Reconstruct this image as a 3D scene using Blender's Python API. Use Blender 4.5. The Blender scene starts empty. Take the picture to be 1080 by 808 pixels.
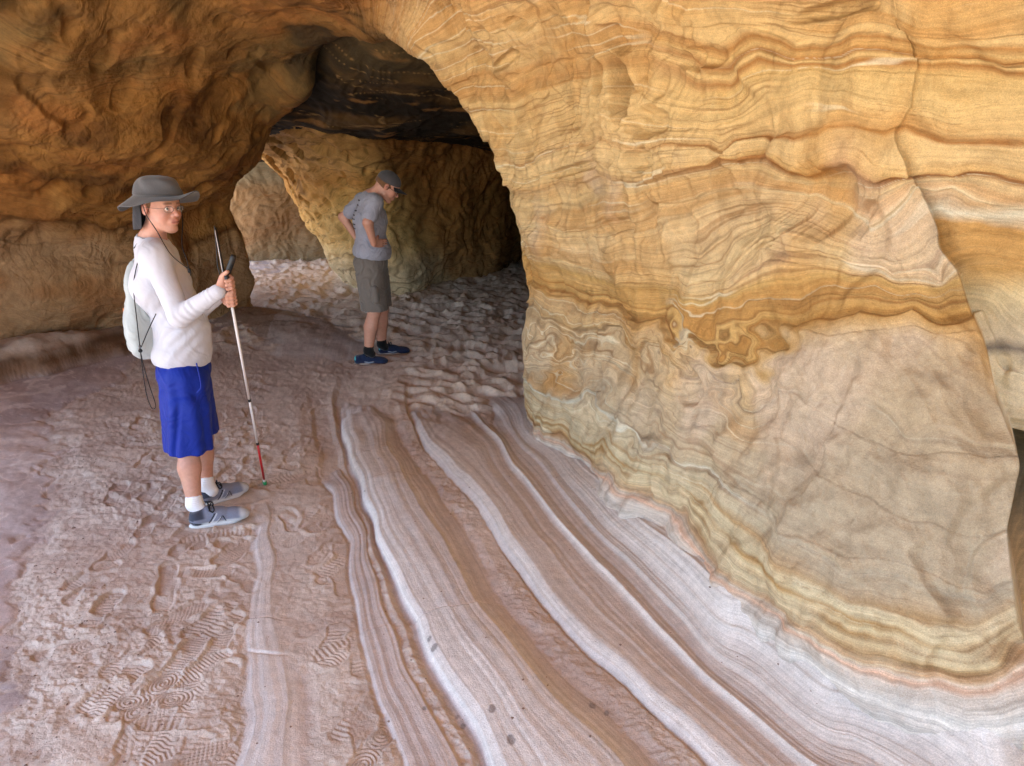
import bpy, math, random
import numpy as np
from mathutils import Vector, Matrix

rng = np.random.default_rng(7)
random.seed(7)
SC = bpy.context.scene
COL = SC.collection
D2R = math.pi / 180

# ------------------------------------------------------------------ camera
TH = 17.6 * D2R
CT, ST = math.cos(TH), math.sin(TH)
CAMZ = 1.9
F = 780.0


def P(px, py, y):
    """point seen towards (px, py) of the photo at distance y metres ahead"""
    x = (px - 540) / F
    d = (py - 404) / F
    dy = CT - d * ST
    dz = -ST - d * CT
    t = y / dy
    return np.array([x * t, y, CAMZ + dz * t])


def G(px, py, z=0.0):
    """point of the ground (height z) seen towards (px, py)"""
    x = (px - 540) / F
    d = (py - 404) / F
    dy = CT - d * ST
    dz = -ST - d * CT
    t = (z - CAMZ) / dz
    return np.array([x * t, dy * t, z])


def proj(p):
    q = p - np.array([0, 0, CAMZ])
    fw = q[..., 1] * CT - q[..., 2] * ST
    up = q[..., 1] * ST + q[..., 2] * CT
    fw = np.where(fw < .05, .05, fw)
    return 540 + F * q[..., 0] / fw, 404 - F * up / fw


# ------------------------------------------------------------------ noise
_perm = rng.permutation(256).astype(np.int32)
_perm = np.concatenate([_perm, _perm, _perm])
_g3 = rng.normal(size=(256, 3)).astype(np.float32)
_g3 /= np.linalg.norm(_g3, axis=1)[:, None]


from concurrent.futures import ThreadPoolExecutor
_pool = ThreadPoolExecutor(4)


def _perlin(x, y, z):
    fx, fy, fz = np.floor(x), np.floor(y), np.floor(z)
    xf, yf, zf = x - fx, y - fy, z - fz
    xi, yi, zi = [a.astype(np.int32) & 255 for a in (fx, fy, fz)]
    u, v, w = [a * a * a * (a * (a * 6 - 15) + 10) for a in (xf, yf, zf)]
    r = []
    for dx in (0, 1):
        pa = _perm[xi + dx] + yi
        for dy in (0, 1):
            pb = _perm[pa + dy] + zi
            for dz in (0, 1):
                k = _perm[pb + dz]
                r.append(_gx[k] * (xf - dx) + _gy[k] * (yf - dy) + _gz[k] * (zf - dz))
    a = [r[i] + w * (r[i + 1] - r[i]) for i in (0, 2, 4, 6)]
    b0 = a[0] + v * (a[1] - a[0]); b1 = a[2] + v * (a[3] - a[2])
    return (b0 + u * (b1 - b0)) * np.float32(1.5)


_gx, _gy, _gz = [np.ascontiguousarray(_g3[:, i]) for i in range(3)]


def perlin(x, y, z):
    shp = np.broadcast(x, y, z).shape
    x, y, z = [np.broadcast_to(np.asarray(a, np.float32), shp).ravel() for a in (x, y, z)]
    n = x.size
    if n < 60000: return _perlin(x, y, z).reshape(shp)
    out = np.empty(n, np.float32); st = 32768

    def run(i):
        out[i:i + st] = _perlin(x[i:i + st], y[i:i + st], z[i:i + st])
    list(_pool.map(run, range(0, n, st)))
    return out.reshape(shp)


def fbm(x, y, z, o=4, lac=2.03, gain=.5):
    s = 0; a = 1; n = 0
    for i in range(o):
        s = s + a * perlin(x + 17.3 * i, y - 9.1 * i, z + 4.7 * i); n += a
        a *= gain; x = x * lac; y = y * lac; z = z * lac
    return s / n * 1.6


def ridge(x, y, z, o=3):
    s = 0; a = 1; n = 0
    for i in range(o):
        s = s + a * (1 - np.abs(perlin(x + 7.3 * i, y + 2.1 * i, z - 3.7 * i)) * 2.4); n += a
        a *= .5; x = x * 2.1; y = y * 2.1; z = z * 2.1
    return s / n


def sst(x, a, b):
    t = np.clip((x - a) / (b - a), 0, 1)
    return t * t * (3 - 2 * t)


def lin(c):
    c = np.asarray(c, float) / 255
    return np.where(c <= .04045, c / 12.92, ((c + .055) / 1.055) ** 2.4)


def ramp(s, stops):
    xs = np.array([a[0] for a in stops]); cs = np.array([lin(a[1]) for a in stops])
    return np.stack([np.interp(s, xs, cs[:, i]) for i in range(3)], -1)


def sat(c, k, g=1.0):
    l = c @ np.array([.3, .6, .1])
    return np.clip((l[..., None] + (c - l[..., None]) * k) * g, 0, 1)


def mix(a, b, t):
    return a + (b - a) * np.asarray(t)[..., None]


# ------------------------------------------------------------------ objects
def tag(o, label=None, cat=None, group=None, kind=None):
    if label: o['label'] = label
    if cat: o['category'] = cat
    if group: o['group'] = group
    if kind: o['kind'] = kind
    return o


def empty(name, loc, label, cat, group=None):
    o = bpy.data.objects.new(name, None)
    o.location = loc; o.empty_display_size = .1
    COL.objects.link(o)
    return tag(o, label, cat, group)


def mk(name, v, f, mat, parent=None, smooth=True, cols=None, attrs=None):
    v = np.asarray(v, np.float32).reshape(-1, 3)
    org = np.zeros(3)
    if parent is not None:
        p = parent
        while p is not None:
            org = org + np.array(p.location); p = p.parent
    v = v - org.astype(np.float32)
    me = bpy.data.meshes.new(name)
    if isinstance(f, np.ndarray):
        n = f.shape[1]
        me.vertices.add(len(v)); me.vertices.foreach_set('co', v.ravel())
        me.loops.add(f.size); me.loops.foreach_set('vertex_index', f.astype(np.int32).ravel())
        me.polygons.add(len(f))
        me.polygons.foreach_set('loop_start', np.arange(0, f.size, n, dtype=np.int32))
        me.update(calc_edges=True)
    else:
        me.from_pydata(v.tolist(), [], [list(q) for q in f])
    if smooth:
        me.polygons.foreach_set('use_smooth', np.ones(len(me.polygons), bool))
    if cols is not None:
        a = me.color_attributes.new('col', 'FLOAT_COLOR', 'POINT')
        c = np.ones((len(v), 4), np.float32); c[:, :3] = np.clip(cols, 0, 1)
        a.data.foreach_set('color', c.ravel())
    for k, w in (attrs or {}).items():
        a = me.attributes.new(k, 'FLOAT', 'POINT')
        a.data.foreach_set('value', np.asarray(w, np.float32).ravel())
    me.materials.append(mat)
    o = bpy.data.objects.new(name, me); COL.objects.link(o)
    if parent is not None: o.parent = parent
    return o


def gridfaces(nu, nv, flip=False):
    i = np.arange(nu * nv).reshape(nu, nv)
    f = np.stack([i[:-1, :-1], i[:-1, 1:], i[1:, 1:], i[1:, :-1]], -1).reshape(-1, 4)
    return f[:, ::-1].copy() if flip else f


def catmull(T, pos):
    """T (n, ...) sampled at float positions pos by a Catmull-Rom spline"""
    n = T.shape[0]
    i = np.clip(np.floor(pos).astype(int), 0, n - 2); t = (pos - i)
    g = lambda k: T[np.clip(k, 0, n - 1)]
    p0, p1, p2, p3 = g(i - 1), g(i), g(i + 1), g(i + 2)
    p0 = np.where((i == 0).reshape((-1,) + (1,) * (T.ndim - 1)), 2 * p1 - p2, p0)
    p3 = np.where((i == n - 2).reshape((-1,) + (1,) * (T.ndim - 1)), 2 * p2 - p1, p3)
    t = t.reshape((-1,) + (1,) * (T.ndim - 1))
    return .5 * (2 * p1 + (p2 - p0) * t + (2 * p0 - 5 * p1 + 4 * p2 - p3) * t ** 2 + (3 * p1 - p0 - 3 * p2 + p3) * t ** 3)


def gnormals(V):
    a = np.gradient(V, axis=0); b = np.gradient(V, axis=1)
    n = np.cross(a, b)
    return n / (np.linalg.norm(n, axis=-1, keepdims=True) + 1e-9)


def rbf(pts, vals, q, reg=1e-3, tp=False):
    pts = np.asarray(pts, float); vals = np.asarray(vals, float)
    n = len(pts)
    A = np.linalg.norm(pts[:, None] - pts[None], axis=-1) + np.eye(n) * reg
    if tp:
        D = np.linalg.norm(pts[:, None] - pts[None], axis=-1)
        A = D ** 2 * np.log(D + 1e-9) + np.eye(n) * reg
    Pm = np.c_[np.ones(n), pts]
    M = np.block([[A, Pm], [Pm.T, np.zeros((Pm.shape[1],) * 2)]])
    w = np.linalg.lstsq(M, np.r_[vals, np.zeros(Pm.shape[1])], rcond=None)[0]
    out = np.empty(len(q), np.float32)
    pts = pts.astype(np.float32); q = np.asarray(q, np.float32); w = w.astype(np.float32)
    pp = (pts ** 2).sum(1)

    def run(s):
        Q = q[s:s + 8192]
        d2 = (Q[:, :1] - pts[None, :, 0]) ** 2 + (Q[:, 1:2] - pts[None, :, 1]) ** 2
        kk = .5 * d2 * np.log(d2 + 1e-12) if tp else np.sqrt(d2)
        out[s:s + 8192] = kk @ w[:n] + w[n] + Q @ w[n + 1:]
    list(_pool.map(run, range(0, len(q), 8192)))
    return out


def resample(pts, n):
    pts = np.asarray(pts, float)
    d = np.r_[0, np.cumsum(np.linalg.norm(np.diff(pts, axis=0), axis=1))]
    t = np.linspace(0, d[-1], n)
    return np.stack([np.interp(t, d, pts[:, i]) for i in range(pts.shape[1])], -1)


def tube(path, rad, n=8, caps=True):
    path = np.asarray(path, float); m = len(path)
    rad = np.broadcast_to(np.asarray(rad, float), (m,))
    T = np.gradient(path, axis=0); T /= np.linalg.norm(T, axis=1)[:, None] + 1e-9
    ref = np.array([0, 0, 1.]) if abs(T[0][2]) < .9 else np.array([1., 0, 0])
    V = []
    for i in range(m):
        a = np.cross(T[i], ref); a /= np.linalg.norm(a) + 1e-9
        b = np.cross(T[i], a); ref = -np.cross(T[i], a) if False else ref
        ang = np.arange(n) * 2 * math.pi / n
        V.append(path[i] + rad[i] * (np.cos(ang)[:, None] * a + np.sin(ang)[:, None] * b))
    V = np.concatenate(V)
    f = [(i * n + j, i * n + (j + 1) % n, (i + 1) * n + (j + 1) % n, (i + 1) * n + j) for i in range(m - 1) for j in range(n)]
    if caps:
        f += [tuple(range(n))[::-1], tuple(range((m - 1) * n, m * n))]
    return V, f


def spline(pts, n):
    pts = np.asarray(pts, float)
    return catmull(pts, np.linspace(0, len(pts) - 1, n))


# ------------------------------------------------------------------ materials
class NT:
    def __init__(s, name):
        s.m = bpy.data.materials.new(name); s.m.use_nodes = True
        s.t = s.m.node_tree; s.n = s.t.nodes; s.l = s.t.links
        s.b = s.n['Principled BSDF']

    def node(s, typ, **kw):
        n = s.n.new(typ)
        for k, v in kw.items(): setattr(n, k, v)
        return n

    def lk(s, a, b): s.l.new(a, b)

    def math(s, op, a, b=None, clamp=False):
        n = s.node('ShaderNodeMath', operation=op); n.use_clamp = clamp
        for i, v in enumerate((a, b)):
            if v is None: continue
            if isinstance(v, (int, float)): n.inputs[i].default_value = v
            else: s.lk(v, n.inputs[i])
        return n.outputs[0]

    def noise(s, vec, scale, detail=4, rough=.55, dist=0):
        n = s.node('ShaderNodeTexNoise'); n.inputs['Scale'].default_value = scale
        n.inputs['Detail'].default_value = detail; n.inputs['Roughness'].default_value = rough
        n.inputs['Distortion'].default_value = dist
        s.lk(vec, n.inputs['Vector']); return n.outputs['Fac']

    def mapr(s, v, a, b, c, d):
        n = s.node('ShaderNodeMapRange')
        for i, x in enumerate((a, b, c, d)): n.inputs[i + 1].default_value = x
        s.lk(v, n.inputs[0]); return n.outputs[0]

    def mix(s, fac, a, b, mode='MIX'):
        n = s.node('ShaderNodeMix', data_type='RGBA', blend_type=mode)
        for i, v in ((0, fac), (6, a), (7, b)):
            if isinstance(v, (int, float)): n.inputs[i].default_value = v
            elif isinstance(v, tuple): n.inputs[i].default_value = v + (1,)
            else: s.lk(v, n.inputs[i])
        return n.outputs[2]

    def bump(s, h, strength, dist, prev=None):
        n = s.node('ShaderNodeBump'); n.inputs['Strength'].default_value = strength
        n.inputs['Distance'].default_value = dist; s.lk(h, n.inputs['Height'])
        if prev is not None: s.lk(prev, n.inputs['Normal'])
        return n.outputs[0]


def rock_mat(name, grain=.12, lamk=9.0, rough=.9, bump=.004, lam_bump=.003, gritty=False):
    m = NT(name)
    geo = m.node('ShaderNodeTexCoord').outputs['Object']
    col = m.node('ShaderNodeAttribute', attribute_name='col').outputs['Color']
    S = m.node('ShaderNodeAttribute', attribute_name='S').outputs['Fac']
    L = m.node('ShaderNodeAttribute', attribute_name='lam').outputs['Fac']
    sep = m.node('ShaderNodeSeparateXYZ'); m.lk(geo, sep.inputs[0])
    comb = m.node('ShaderNodeCombineXYZ')
    m.lk(m.math('MULTIPLY', S, lamk), comb.inputs[0])
    m.lk(m.math('MULTIPLY', sep.outputs[1], .9), comb.inputs[1])
    m.lk(m.math('MULTIPLY', sep.outputs[0], .9), comb.inputs[2])
    lam = m.noise(comb.outputs[0], 1.0, 6, .72)
    comb2 = m.node('ShaderNodeCombineXYZ')
    m.lk(m.math('MULTIPLY', S, lamk * 5), comb2.inputs[0])
    m.lk(m.math('MULTIPLY', sep.outputs[1], 2.5), comb2.inputs[1])
    m.lk(m.math('MULTIPLY', sep.outputs[0], 2.5), comb2.inputs[2])
    lam2 = m.noise(comb2.outputs[0], 1.0, 3, .6)
    l1 = m.mapr(lam, .3, .7, .62, 1.32)
    l2 = m.mapr(lam2, .3, .7, .82, 1.16)
    ll = m.math('MULTIPLY', l1, l2)
    # strength of the bedding
    f = m.math('ADD', m.math('MULTIPLY', m.math('SUBTRACT', ll, 1.0), L), 1.0)
    g1 = m.mapr(m.noise(geo, 210, 3, .75), .32, .68, 1 - grain * 1.5, 1 + grain * 1.5)
    g2 = m.mapr(m.noise(geo, 22, 6, .7), .3, .7, .86, 1.14)
    g3 = m.mapr(m.noise(geo, 600, 1, .5), .35, .65, 1 - grain * 1.3, 1 + grain * 1.3)
    f = m.math('MULTIPLY', m.math('MULTIPLY', m.math('MULTIPLY', f, g1), g2), g3)
    vm = m.node('ShaderNodeVectorMath', operation='SCALE'); m.lk(col, vm.inputs[0]); m.lk(f, vm.inputs['Scale'])
    m.lk(vm.outputs[0], m.b.inputs['Base Color'])
    m.b.inputs['Roughness'].default_value = rough
    m.b.inputs['Specular IOR Level'].default_value = .2
    b = m.bump(m.noise(geo, 35, 6, .68), .8, bump)
    if gritty:
        sa = m.node('ShaderNodeAttribute', attribute_name='sand').outputs['Fac']
        b = m.bump(m.math('MULTIPLY', m.noise(geo, 75, 5, .8), sa), .9, .006, b)
    b = m.bump(m.noise(geo, 180, 3, .7), .8, .0028, b)
    b = m.bump(m.math('MULTIPLY', lam, L), .8, lam_bump, b)
    m.lk(b, m.b.inputs['Normal'])
    return m.m


def cloth_mat(name, rgb, rough=.85, weave=900, var=.06, sheen=.2, attr=False, bump=.0006, mottled=0):
    m = NT(name)
    geo = m.node('ShaderNodeTexCoord').outputs['Object']
    w = m.mapr(m.noise(geo, weave, 2, .6), .3, .7, 1 - var, 1 + var)
    w = m.math('MULTIPLY', w, m.mapr(m.noise(geo, 9, 3, .5), .3, .7, .95, 1.05))
    if mottled:
        w = m.math('MULTIPLY', w, m.mapr(m.noise(geo, 160, 2, .7), .3, .7, 1 - mottled, 1 + mottled))
    vm = m.node('ShaderNodeVectorMath', operation='SCALE'); m.lk(w, vm.inputs['Scale'])
    if attr:
        m.lk(m.node('ShaderNodeAttribute', attribute_name='col').outputs['Color'], vm.inputs[0])
    else:
        vm.inputs[0].default_value = tuple(lin(rgb))
    m.lk(vm.outputs[0], m.b.inputs['Base Color'])
    m.b.inputs['Roughness'].default_value = rough
    m.b.inputs['Sheen Weight'].default_value = sheen
    m.b.inputs['Specular IOR Level'].default_value = .25
    b = m.bump(m.noise(geo, weave * .5, 2, .6), .6, bump)
    b = m.bump(m.noise(geo, 28, 4, .6), .5, .004, b)
    m.lk(b, m.b.inputs['Normal'])
    return m.m


def skin_mat(name, rgb, attr=False):
    m = NT(name)
    geo = m.node('ShaderNodeTexCoord').outputs['Object']
    w = m.mapr(m.noise(geo, 60, 4, .6), .3, .7, .92, 1.08)
    vm = m.node('ShaderNodeVectorMath', operation='SCALE'); m.lk(w, vm.inputs['Scale'])
    if attr:
        m.lk(m.node('ShaderNodeAttribute', attribute_name='col').outputs['Color'], vm.inputs[0])
    else:
        vm.inputs[0].default_value = tuple(lin(rgb))
    m.lk(vm.outputs[0], m.b.inputs['Base Color'])
    m.b.inputs['Roughness'].default_value = .55
    m.b.inputs['Subsurface Weight'].default_value = .15
    m.b.inputs['Subsurface Radius'].default_value = (.01, .004, .002)
    m.b.inputs['Subsurface Scale'].default_value = .5
    b = m.bump(m.noise(geo, 500, 3, .6), .4, .0006)
    m.lk(b, m.b.inputs['Normal'])
    return m.m


def plain(name, rgb, rough=.5, metal=0, bump=0, spec=.5, var=.05):
    m = NT(name)
    geo = m.node('ShaderNodeTexCoord').outputs['Object']
    w = m.mapr(m.noise(geo, 120, 3, .6), .3, .7, 1 - var, 1 + var)
    vm = m.node('ShaderNodeVectorMath', operation='SCALE'); m.lk(w, vm.inputs['Scale'])
    vm.inputs[0].default_value = tuple(lin(rgb)); m.lk(vm.outputs[0], m.b.inputs['Base Color'])
    m.b.inputs['Roughness'].default_value = rough; m.b.inputs['Metallic'].default_value = metal
    m.b.inputs['Specular IOR Level'].default_value = spec
    if bump: m.lk(m.bump(m.noise(geo, 300, 2, .6), .6, bump), m.b.inputs['Normal'])
    return m.m

# ------------------------------------------------------------------ near cave shell (right wall, arch, left wall)
def row(inner2, inner1, edge, pts, outs):
    e = P(*edge)
    r = [np.array(inner2, float), e + np.array(inner1, float), e]
    r += [P(*q) if len(q) == 3 else np.array(q[:3], float) for q in pts]
    r += [np.array(o, float) for o in outs]
    return r


XYZ = 0  # marker: 4-tuples are plain coordinates
rows = [
 row((-5.4, 9.5, .3), (-.7, .35, 0), (272, 332, 8.9), [(240, 342, 8.4), (200, 349, 7.9), (150, 352, 7.35), (95, 350, 7.0), (-30, 350, 6.35)], [(-5.1, 4.9, .25), (-5.35, 4.3, .25), (-5.6, 3.8, .25)]),
 row((-5.4, 9.5, .9), (-.7, .35, 0), (262, 275, 8.6), [(240, 283, 8.1), (200, 290, 7.6), (150, 297, 7.2), (95, 303, 6.95), (-30, 312, 6.3)], [(-5.15, 4.7, .95), (-5.4, 4.1, .95), (-5.6, 3.7, .95)]),
 row((-5.4, 9.5, 1.5), (-.7, .4, .05), (245, 216, 8.5), [(224, 222, 8.1), (186, 230, 7.7), (142, 236, 7.35), (95, 239, 6.95), (-30, 246, 6.15)], [(-5.15, 4.5, 1.6), (-5.4, 4.0, 1.7), (-5.6, 3.6, 1.8)]),
 row((-5.4, 9.5, 2.1), (-.6, .5, .1), (264, 172, 7.75), [(238, 174, 7.0), (198, 170, 6.45), (150, 162, 6.05), (95, 152, 5.75), (-30, 140, 5.2)], [(-4.9, 3.9, 2.25), (-5.1, 3.4, 2.4), (-5.3, 2.9, 2.6)]),
 row((-5.4, 9.4, 2.6), (-.5, .5, .2), (303, 118, 7.3), [(268, 108, 6.75), (220, 96, 6.25), (165, 82, 5.85), (100, 66, 5.45), (-30, 38, 4.75)], [(-4.2, 2.8, 2.85), (-4.4, 2.0, 3.05), (-4.6, 1.2, 3.3)]),
 row((-4.5, 9.4, 3.1), (-.3, .6, .25), (328, 74, 6.75), [(290, 56, 6.3), (240, 36, 5.85), (180, 12, 5.4), (110, -20, 4.9), (-30, -90, 4.0)], [(-3.4, 1.5, 3.1), (-3.5, .5, 3.25), (-3.6, -.5, 3.5)]),
 row((-2.5, 9.4, 3.2), (-.1, .7, .25), (362, 46, 6.25), [(330, 26, 5.85), (288, -5, 5.35), (240, -50, 4.8), (190, -110, 4.2), (90, -250, 3.3)], [(-2.1, 1.0, 3.2), (-2.1, -.4, 3.3), (-2.1, -1.6, 3.5)]),
 row((-.8, 9.2, 3.3), (.05, .7, .25), (403, 36, 5.85), [(385, 10, 5.45), (362, -32, 4.9), (335, -95, 4.35), (310, -170, 3.8), (270, -330, 3.0)], [(-1.0, .9, 3.25), (-1.0, -.5, 3.35), (-1.0, -1.9, 3.5)]),
 row((.8, 9.0, 3.2), (.3, .6, .2), (437, 56, 5.5), [(440, 15, 5.05), (445, -40, 4.55), (452, -115, 4.0), (462, -200, 3.45), (485, -400, 2.6)], [(.3, .8, 3.2), (.3, -.5, 3.35), (.3, -2.1, 3.5)]),
 row((2.2, 8.8, 2.9), (.45, .5, .15), (468, 91, 5.3), [(496, 42, 4.85), (540, -15, 4.35), (600, -85, 3.8), (670, -165, 3.2), (800, -330, 2.45)], [(1.6, .8, 3.0), (1.75, -.7, 3.2), (1.9, -2.4, 3.4)]),
 row((3.2, 8.6, 2.4), (.5, .45, .05), (504, 136, 5.15), [(560, 92, 4.65), (640, 52, 4.05), (745, 16, 3.4), (870, -25, 2.8), (1110, -60, 2.15)], [(2.3, 1.0, 2.7), (2.6, -.8, 2.8), (2.8, -2.7, 3.0)]),
 row((3.4, 8.6, 1.9), (.5, .4, 0), (535, 196, 5.05), [(590, 180, 4.5), (670, 160, 3.85), (775, 140, 3.2), (900, 120, 2.7), (1120, 115, 2.25)], [(2.6, 1.3, 2.1), (2.9, -.7, 2.2), (3.1, -3, 2.2)]),
 row((3.5, 8.6, 1.3), (.5, .4, 0), (552, 272, 5.0), [(605, 272, 4.4), (685, 272, 3.75), (790, 272, 3.12), (910, 275, 2.65), (1120, 285, 2.3)], [(2.8, 1.4, 1.4), (3.1, -.7, 1.5), (3.3, -3.2, 1.5)]),
 row((3.5, 8.6, .7), (.5, .4, 0), (560, 360, 5.0), [(612, 376, 4.35), (695, 400, 3.6), (805, 430, 2.88), (920, 450, 2.38), (1120, 480, 2.05)], [(2.8, 1.3, .9), (3.1, -.7, 1.0), (3.3, -3.2, 1.0)]),
 row((3.5, 8.6, .2), (.4, .4, 0), (563, 455, 5.0), [(612, 500, 4.1), (682, 566, 3.2), (770, 640, 2.5), (880, 704, 2.06), (1115, 748, 1.74)], [(2.6, 1.1, .5), (3.0, -.8, .6), (3.2, -3.2, .6)]),
]
T = np.array(rows)
away = np.array([.1, .25, 0])
lowL = T[0].copy(); lowL[:, 2] -= .6; lowL[3:] += [-.25, .2, 0]
lowR = T[-1].copy(); lowR[:, 2] -= .6; lowR[2:] += [.12, .2, 0]
T = np.concatenate([lowL[None], T, lowR[None]])
ucount = [16, 80, 85, 110, 110, 85, 90, 85, 85, 95, 120, 140, 150, 180, 200, 24]
vcount = [16, 40, 85, 110, 130, 150, 150, 20, 14, 10]
upos = np.concatenate([[0]] + [i + np.arange(1, c + 1) / c for i, c in enumerate(ucount)])
vpos = np.concatenate([[0]] + [i + np.arange(1, c + 1) / c for i, c in enumerate(vcount)])
V = catmull(T, upos)
V = catmull(V.transpose(1, 0, 2), vpos).transpose(1, 0, 2)
nu, nv = V.shape[:2]
UU, VV = np.meshgrid(upos, vpos, indexing='ij')
N = gnormals(V)
if (N[nu * 3 // 4, nv // 2] @ (np.array([0, 0, CAMZ]) - V[nu * 3 // 4, nv // 2])) < 0: N = -N

# surface coordinates of a spot of the wall (a coarse lookup table)
_cu, _cv = slice(None, None, 3), slice(56, None, 3)
_cx, _cy = proj(V[_cu, _cv])
_cU, _cV = UU[_cu, _cv], VV[_cu, _cv]


def uv(px, py):
    i = np.argmin((_cx - px) ** 2 + (_cy - py) ** 2)
    return _cU.ravel()[i], _cV.ravel()[i]


# one column of the sheet follows the broken edge at the right
cre = [(938, -40), (948, 20), (968, 60), (962, 110), (945, 138), (960, 164), (973, 201), (989, 240), (991, 262), (1008, 285), (1024, 324), (1044, 376), (1053, 428), (1068, 472), (1072, 495), (1077, 508), (1066, 540), (1063, 570), (1068, 610), (1072, 660), (1085, 700)]
cd = [0, .01, .02, .02, .03, .05, .06, .08, .10, .14, .2, .3, .42, .5, .6, 2.6, 3.4, 3.4, 3.2, 1.6, 0]
cq = np.array([uv(*q) for q in cre]); o_ = np.argsort(cq[:, 0])
cu_, cv_, cd_ = cq[o_, 0], cq[o_, 1], np.array(cd)[o_]
vc = np.interp(upos, cu_, cv_); vc = np.convolve(np.pad(vc, 6, 'edge'), np.ones(13) / 13, 'valid')
vst = vpos[np.argmin(np.abs(vpos - float(np.median(cv_))))]
for i in range(nu):
    s_ = np.clip(vc[i] - vst, -.75, .75); vc[i] = vst + s_
    nv_ = vpos + s_ * np.where(vpos < vst, sst(vpos, vst - 1.6, vst), sst(vpos, vst + 1.5, vst))
    for a_ in range(3): V[i, :, a_] = np.interp(nv_, vpos, V[i, :, a_])
    VV[i] = nv_
N = gnormals(V)
if (N[nu * 3 // 4, nv // 2] @ (np.array([0, 0, CAMZ]) - V[nu * 3 // 4, nv // 2])) < 0: N = -N

# bedding of the right wall: height S along traced beds
beds = [
 (-.35, [(575, 470), (640, 530), (700, 590), (780, 650), (880, 705), (1000, 735), (1080, 730)]),
 (.08, [(567, 442), (600, 468), (640, 498), (680, 520), (712, 534), (726, 560), (738, 583), (770, 606), (810, 632), (850, 656), (920, 684), (1000, 688), (1070, 655)]),
 (.55, [(566, 420), (605, 446), (650, 482), (690, 500), (735, 520), (755, 555), (790, 575), (835, 615), (880, 645), (960, 665), (1060, 640)]),
 (1., [(567, 395), (620, 425), (680, 468), (720, 492), (770, 522), (830, 573), (880, 600), (940, 625), (1000, 642), (1060, 610)]),
 (1.5, [(563, 365), (640, 395), (700, 425), (760, 470), (845, 508), (900, 520), (960, 550), (1010, 566), (1062, 560)]),
 (2.2, [(560, 320), (600, 335), (650, 350), (700, 368), (750, 394), (800, 405), (870, 427), (940, 452), (1000, 470), (1070, 492)]),
 (2.75, [(558, 300), (640, 322), (700, 338), (735, 368), (775, 352), (830, 352), (870, 340), (910, 327), (960, 324), (1030, 330)]),
 (3.3, [(556, 282), (640, 306), (700, 318), (745, 340), (790, 328), (840, 312), (880, 300), (930, 298), (1010, 306), (1060, 318), (1085, 338)]),
 (4., [(553, 270), (640, 285), (700, 290), (760, 290), (800, 248), (850, 258), (900, 272), (950, 285), (1000, 296), (1020, 262), (1080, 258)]),
 (4.8, [(549, 240), (600, 243), (640, 240), (700, 215), (742, 204), (800, 201), (850, 206), (880, 215), (930, 240), (975, 220), (1020, 190), (1080, 190)]),
 (5.6, [(540, 195), (600, 192), (640, 182), (700, 190), (760, 160), (800, 158), (850, 185), (890, 170), (930, 165), (970, 185), (1020, 182), (1050, 172), (1085, 176)]),
 (6.3, [(528, 172), (560, 175), (640, 150), (700, 155), (760, 158), (800, 148), (850, 145), (900, 138), (945, 134), (1000, 142), (1030, 132), (1080, 140)]),
 (7., [(505, 135), (560, 130), (640, 115), (700, 120), (760, 120), (803, 97), (865, 80), (920, 92), (960, 106), (1020, 110), (1080, 112)]),
 (7.7, [(480, 100), (540, 95), (600, 70), (690, 60), (760, 90), (800, 62), (850, 66), (910, 66), (960, 60), (1020, 65), (1080, 62)]),
 (8.4, [(455, 60), (520, 50), (600, 25), (690, 20), (760, 50), (800, 30), (850, 45), (900, 40), (950, 28), (1010, 36), (1080, 42)]),
 (9.3, [(420, 10), (500, 0), (600, -30), (700, -20), (800, -10), (900, -5), (1000, -5), (1080, 0)]),
]
bp, bv = [], []
for s, pl in beds:
    for q in pl:
        bp.append(uv(*q)); bv.append(s)
bp = np.array(bp); bv = np.array(bv)
vis = (UU > 7.2) & (VV > 1.2) & (VV < 8.5)
Q = np.c_[UU[vis], VV[vis]]
SR = np.zeros(UU.shape)
# gentle warping of the beds
wx = fbm(V[..., 0] * 3, V[..., 1] * 3, V[..., 2] * 3, 4)
wy = fbm(V[..., 0] * 3 + 31, V[..., 1] * 3, V[..., 2] * 3, 4)
Q[:, 0] += .05 * wx[vis]; Q[:, 1] += .07 * wy[vis]
SR[vis] = rbf(bp, bv, Q)
del Q
# contorted zone near the middle of the wall: beds folded over each other
cu0, cv0 = uv(765, 372)
r1 = np.sqrt(((UU - cu0) / .30) ** 2 + ((VV - cv0) / .75) ** 2)
r2c = uv(590, 370)
r2 = np.sqrt(((UU - r2c[0]) / .5) ** 2 + ((VV - r2c[1]) / .9) ** 2)
r3c = uv(640, 430)
r3 = np.sqrt(((UU - r3c[0]) / .5) ** 2 + ((VV - r3c[1]) / .9) ** 2)
fold = np.exp(-r1 ** 2) + .35 * np.exp(-r2 ** 2) + .22 * np.exp(-r3 ** 2)
fw = fbm(V[..., 0] * 2.6 + 3, V[..., 1] * 2.6, V[..., 2] * 4.5, 3)
fw2 = fbm(V[..., 0] * 9 + 3, V[..., 1] * 9, V[..., 2] * 11, 2)
SR = SR + fold * (1.15 * fw + .16 * fw2)
SR = SR + .10 * fbm(V[..., 0] * 1.7, V[..., 1] * 1.7, V[..., 2] * 2.5, 3) * (1 - np.exp(-((SR - .3) / .8) ** 2))

# bedding of the left wall and ceiling
X_, Y_, Z_ = V[..., 0], V[..., 1], V[..., 2]
w1 = fbm(X_ * .5, Y_ * .5, Z_ * .8, 2); w2 = fbm(X_ * 1.6 + 5, Y_ * 1.6, Z_ * 2.2, 4)
SL = Z_ * 3.2 + 2.6 * w1 + .50 * w2 + 12
wR = sst(UU, 7.6, 9.2)
S = SL * (1 - wR) + (SR + 0) * wR

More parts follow.
